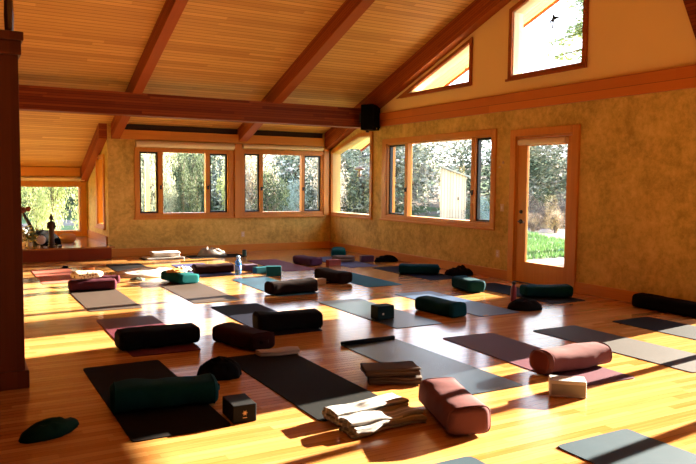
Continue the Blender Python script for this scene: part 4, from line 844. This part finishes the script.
# unseen trees added east of the house to block sun into streaks
G7_ = 'tall trees east of the building'
for i, (x, y, h, w, k) in enumerate(((14.2, 9.75, 3.5, 1.5, 'D'), (14.6, 11.0, 3.3, 1.5, 'D'), (14.3, 12.2, 3.2, 1.3, 'D'), (15.6, 9.4, 5.6, 1.5, 'D'), (14.6, 7.55, 5.6, 1.7, 'D'))):
    shrub(x, y, h, w, k, 'dark tree close to the east side of the building', G7_, seed=i, name='tree', cat='tree')
SHRUBS[:] = [q for q in SHRUBS if math.hypot(q[0][0], q[0][1])+q[0][3]/2 < 36]
for _ in range(60):                      # keep every crown clear of its neighbours
    for i in range(len(SHRUBS)):
        for j in range(i+1, len(SHRUBS)):
            a, b = SHRUBS[i][0], SHRUBS[j][0]; d = math.hypot(a[0]-b[0], a[1]-b[1]); m_ = (a[3]+b[3])/2*1.04
            if d < m_: f = max(0.9, d/m_); a[3] *= f; b[3] *= f
by = {}
for a, k in SHRUBS: by.setdefault(a[5], []).append(a)
for lb_, L_ in by.items():
    L_.sort(key=lambda a: a[0]/a[1]); n_ = len(L_)
    word = {2: ['left one of the two', 'right one of the two'], 3: ['leftmost of three', 'middle one of three', 'rightmost of three']}.get(n_)
    nth = ['leftmost', 'second from the left', 'third from the left', 'fourth from the left', 'fifth from the left', 'sixth from the left', 'seventh from the left', 'eighth from the left', 'ninth from the left', 'tenth from the left', 'eleventh from the left', 'twelfth from the left', 'thirteenth from the left', 'fourteenth from the left']
    if n_ > 1:
        for i, a in enumerate(L_): a[5] = lb_ + ', ' + (word[i] if word else (nth[i] if i < n_-1 else 'rightmost'))
for a, k in SHRUBS: build_shrub(*a, **k)
# conifer with branches reaching into the gable window view
cf = empty('conifer', (16.3, 14.55, gh(16.3, 14.55))); tag(cf, 'green conifer whose branches show in the large gable window', 'tree')
bm = BM(); tube(bm, (0, 0, -0.2), (0.1, 0, 9.5), 0.2, 0.05, n=10); obj('trunk', bm, BARK, cf)
rn = random.Random(3); bm, lbm = BM(), BM()
for k in range(34):
    z = 3.9+0.16*k; a = rn.uniform(0, 6.28) if k % 3 == 0 else rn.uniform(2.2, 4.4); L_ = rn.uniform(1.5, 2.6)*(1.25-0.045*k if k > 8 else 1); tip = Vector((math.cos(a)*L_, math.sin(a)*L_, z-0.3)); tube(bm, (0, 0, z), tip, 0.04, 0.01, n=5)
    for q in range(150):
        f = rn.uniform(0.25, 1.05); p = Vector((0, 0, z)).lerp(tip, f)+Vector((rn.gauss(0, 0.16), rn.gauss(0, 0.16), rn.gauss(-0.06, 0.09))); d = Vector((rn.gauss(0, 1), rn.gauss(0, 1), rn.gauss(-0.3, .6))).normalized()*0.10; s = d.orthogonal().normalized()*0.032
        lbm.faces.new([lbm.verts.new(v) for v in (p-d, p+s, p+d, p-s)])
obj('branches', bm, BARK, cf); obj('foliage', lbm, leafmat('needles', (0.10, 0.16, 0.05), (0.38, 0.42, 0.16)), cf)
# uncountable brush thicket covering the slope behind the shrubs
def thicket_mat():
    b = NB('thicket'); g = b.n('ShaderNodeNewGeometry'); t = b.n('ShaderNodeTexCoord'); n = b.noise(0.28, 3, t.outputs['Object'], 0.6)
    r1 = b.n('ShaderNodeValToRGB'); r2 = b.n('ShaderNodeValToRGB'); b.l(n, r1.inputs[0]); b.l(n, r2.inputs[0])
    for r, cols in ((r1, ((0.012, 0.02, 0.010), (0.05, 0.06, 0.03), (0.10, 0.075, 0.05))), (r2, ((0.16, 0.20, 0.10), (0.42, 0.42, 0.26), (0.72, 0.64, 0.50)))):
        e = r.color_ramp.elements; e[0].position = 0.38; e[0].color = (*cols[0], 1); e[1].position = 0.62; e[1].color = (*cols[2], 1); m = e.new(0.5); m.color = (*cols[1], 1)
    b.l(b.mix(g.outputs['Random Per Island'], r1.outputs[0], r2.outputs[0]), b.p.inputs['Base Color']); b.set(rough=0.8, spec=0.1); return b.m
bm = BM(); rn = random.Random(77)
for k in range(300):
    a = R(rn.uniform(-3, 56)); d = 39.0+(k/300)*12+rn.uniform(-0.8, 0.8); cx_, cy_ = d*math.sin(a), d*math.cos(a); z0 = gh(cx_, cy_); rx = rn.uniform(0.9, 1.7); hz = rn.uniform(1.0, 2.2)*(1.75 if a > R(32) else 1.25); tw = rn.random() < 0.4
    for q in range(430):
        v = Vector((rn.gauss(0, 1), rn.gauss(0, 1), rn.gauss(0, 1))).normalized()*rn.uniform(0.55, 1)
        p = Vector((cx_+v.x*rx, cy_+v.y*rx, z0+hz*(0.9+v.z*0.95))); d_ = Vector((rn.gauss(0, 1), rn.gauss(0, 1), rn.gauss(0.5, 1))).normalized()
        if tw and q % 2: L_, w_ = rn.uniform(0.4, 0.9), 0.022
        else: L_, w_ = rn.uniform(0.16, 0.32), 0.08
        s_ = d_.orthogonal().normalized()*w_; d_ = d_*L_/2
        bm.faces.new([bm.verts.new(u) for u in (p-d_, p+s_, p+d_, p-s_)])
o = obj('brush_thicket', bm, thicket_mat()); o['kind'] = 'stuff'; tag(o, 'tangled brush and trees covering the slope behind the garden', 'brush')
# grass patch by the door view and lawn
bm = BM(); rn = random.Random(8)
for k in range(30000):
    x, y = rn.uniform(11.0, 19.0), rn.uniform(10.5, 19.5); z = gh(x, y)
    if math.hypot(x-16.3, y-14.55) < 0.5 or (x < 16.8 and y < 13.4): continue
    a = rn.uniform(0, 6.28); h = rn.uniform(0.05, 0.16); w = 0.012
    bm.faces.new([bm.verts.new(v) for v in ((x-w*math.cos(a), y-w*math.sin(a), z), (x+w*math.cos(a), y+w*math.sin(a), z), (x+rn.uniform(-.04, .04), y+rn.uniform(-.04, .04), z+h))])
o = obj('grass', bm, leafmat('grass_blades', (0.03, 0.085, 0.02), (0.10, 0.18, 0.055))); o['kind'] = 'stuff'; tag(o, 'green grass outside the glass door', 'grass')
# shed
SHW = wood('shed_boards', (0.62, 0.46, 0.30), (0.82, 0.68, 0.50), 'Z', 0.14, 5, across='X', rough=0.8, groove=0.06, var=0.6, grain=0.4)
sh = empty('garden_shed', (21.6, 27.9, -0.2), R(-38)); tag(sh, 'small pale board-sided shed with a slanted roof outside the right window', 'shed')
bm = BM(); prism(bm, [(-0.62, 0), (0.62, 0), (0.62, 2.1), (-0.62, 2.55)], lambda u, d, z: (u, d, z), -0.6, 0.6); obj('walls', bm, SHW, sh)
bm = BM(); prism(bm, [(-0.82, 2.64), (0.82, 2.05), (0.82, 2.12), (-0.82, 2.71)], lambda u, d, z: (u, d, z), -0.75, 0.75); obj('roof', bm, plain('shed_roof', (0.42, 0.42, 0.34), 0.7), sh)
bm = BM(); bbox(bm, -0.33, 0.33, -0.63, -0.602, 0.1, 1.9); dr = obj('door', bm, SHW, sh); bm = BM(); bbox(bm, 0.22, 0.27, -0.66, -0.631, 0.95, 1.1); obj('latch', bm, BLACK, dr)
# porch post outside the left window, hanging feeder outside the slanted window
bm = BM(); bbox(bm, 3.79, 3.88, 16.2, 16.29, -0.4, 2.55); o = obj('porch_post', bm, WHITEP); tag(o, 'white porch post outside the left pane of the left back window', 'post')
fd = empty('bird_feeder', (10.03, 17.27, 2.0)); tag(fd, 'mushroom-shaped bird feeder hanging outside the slanted corner window', 'feeder')
bm = BM(); lathe(bm, [(0.02, -0.30), (0.05, -0.28), (0.045, -0.14), (0.03, -0.12), (0.15, -0.09), (0.17, -0.08), (0.10, -0.02), (0.02, 0.0)], 20); obj('feeder_body', bm, plain('rust_metal', (0.10, 0.05, 0.03), 0.6), fd, smooth=True)
bm = BM(); tube(bm, (0, 0, 0), (0, 0, 0.25), 0.006); tube(bm, (0, 0, 0.25), (0.9, 0, 0.5), 0.012, 0.02); tube(bm, (0.9, 0, 0.5), (0.9, 0, -2.45), 0.025); obj('hanger', bm, BLACK, fd)
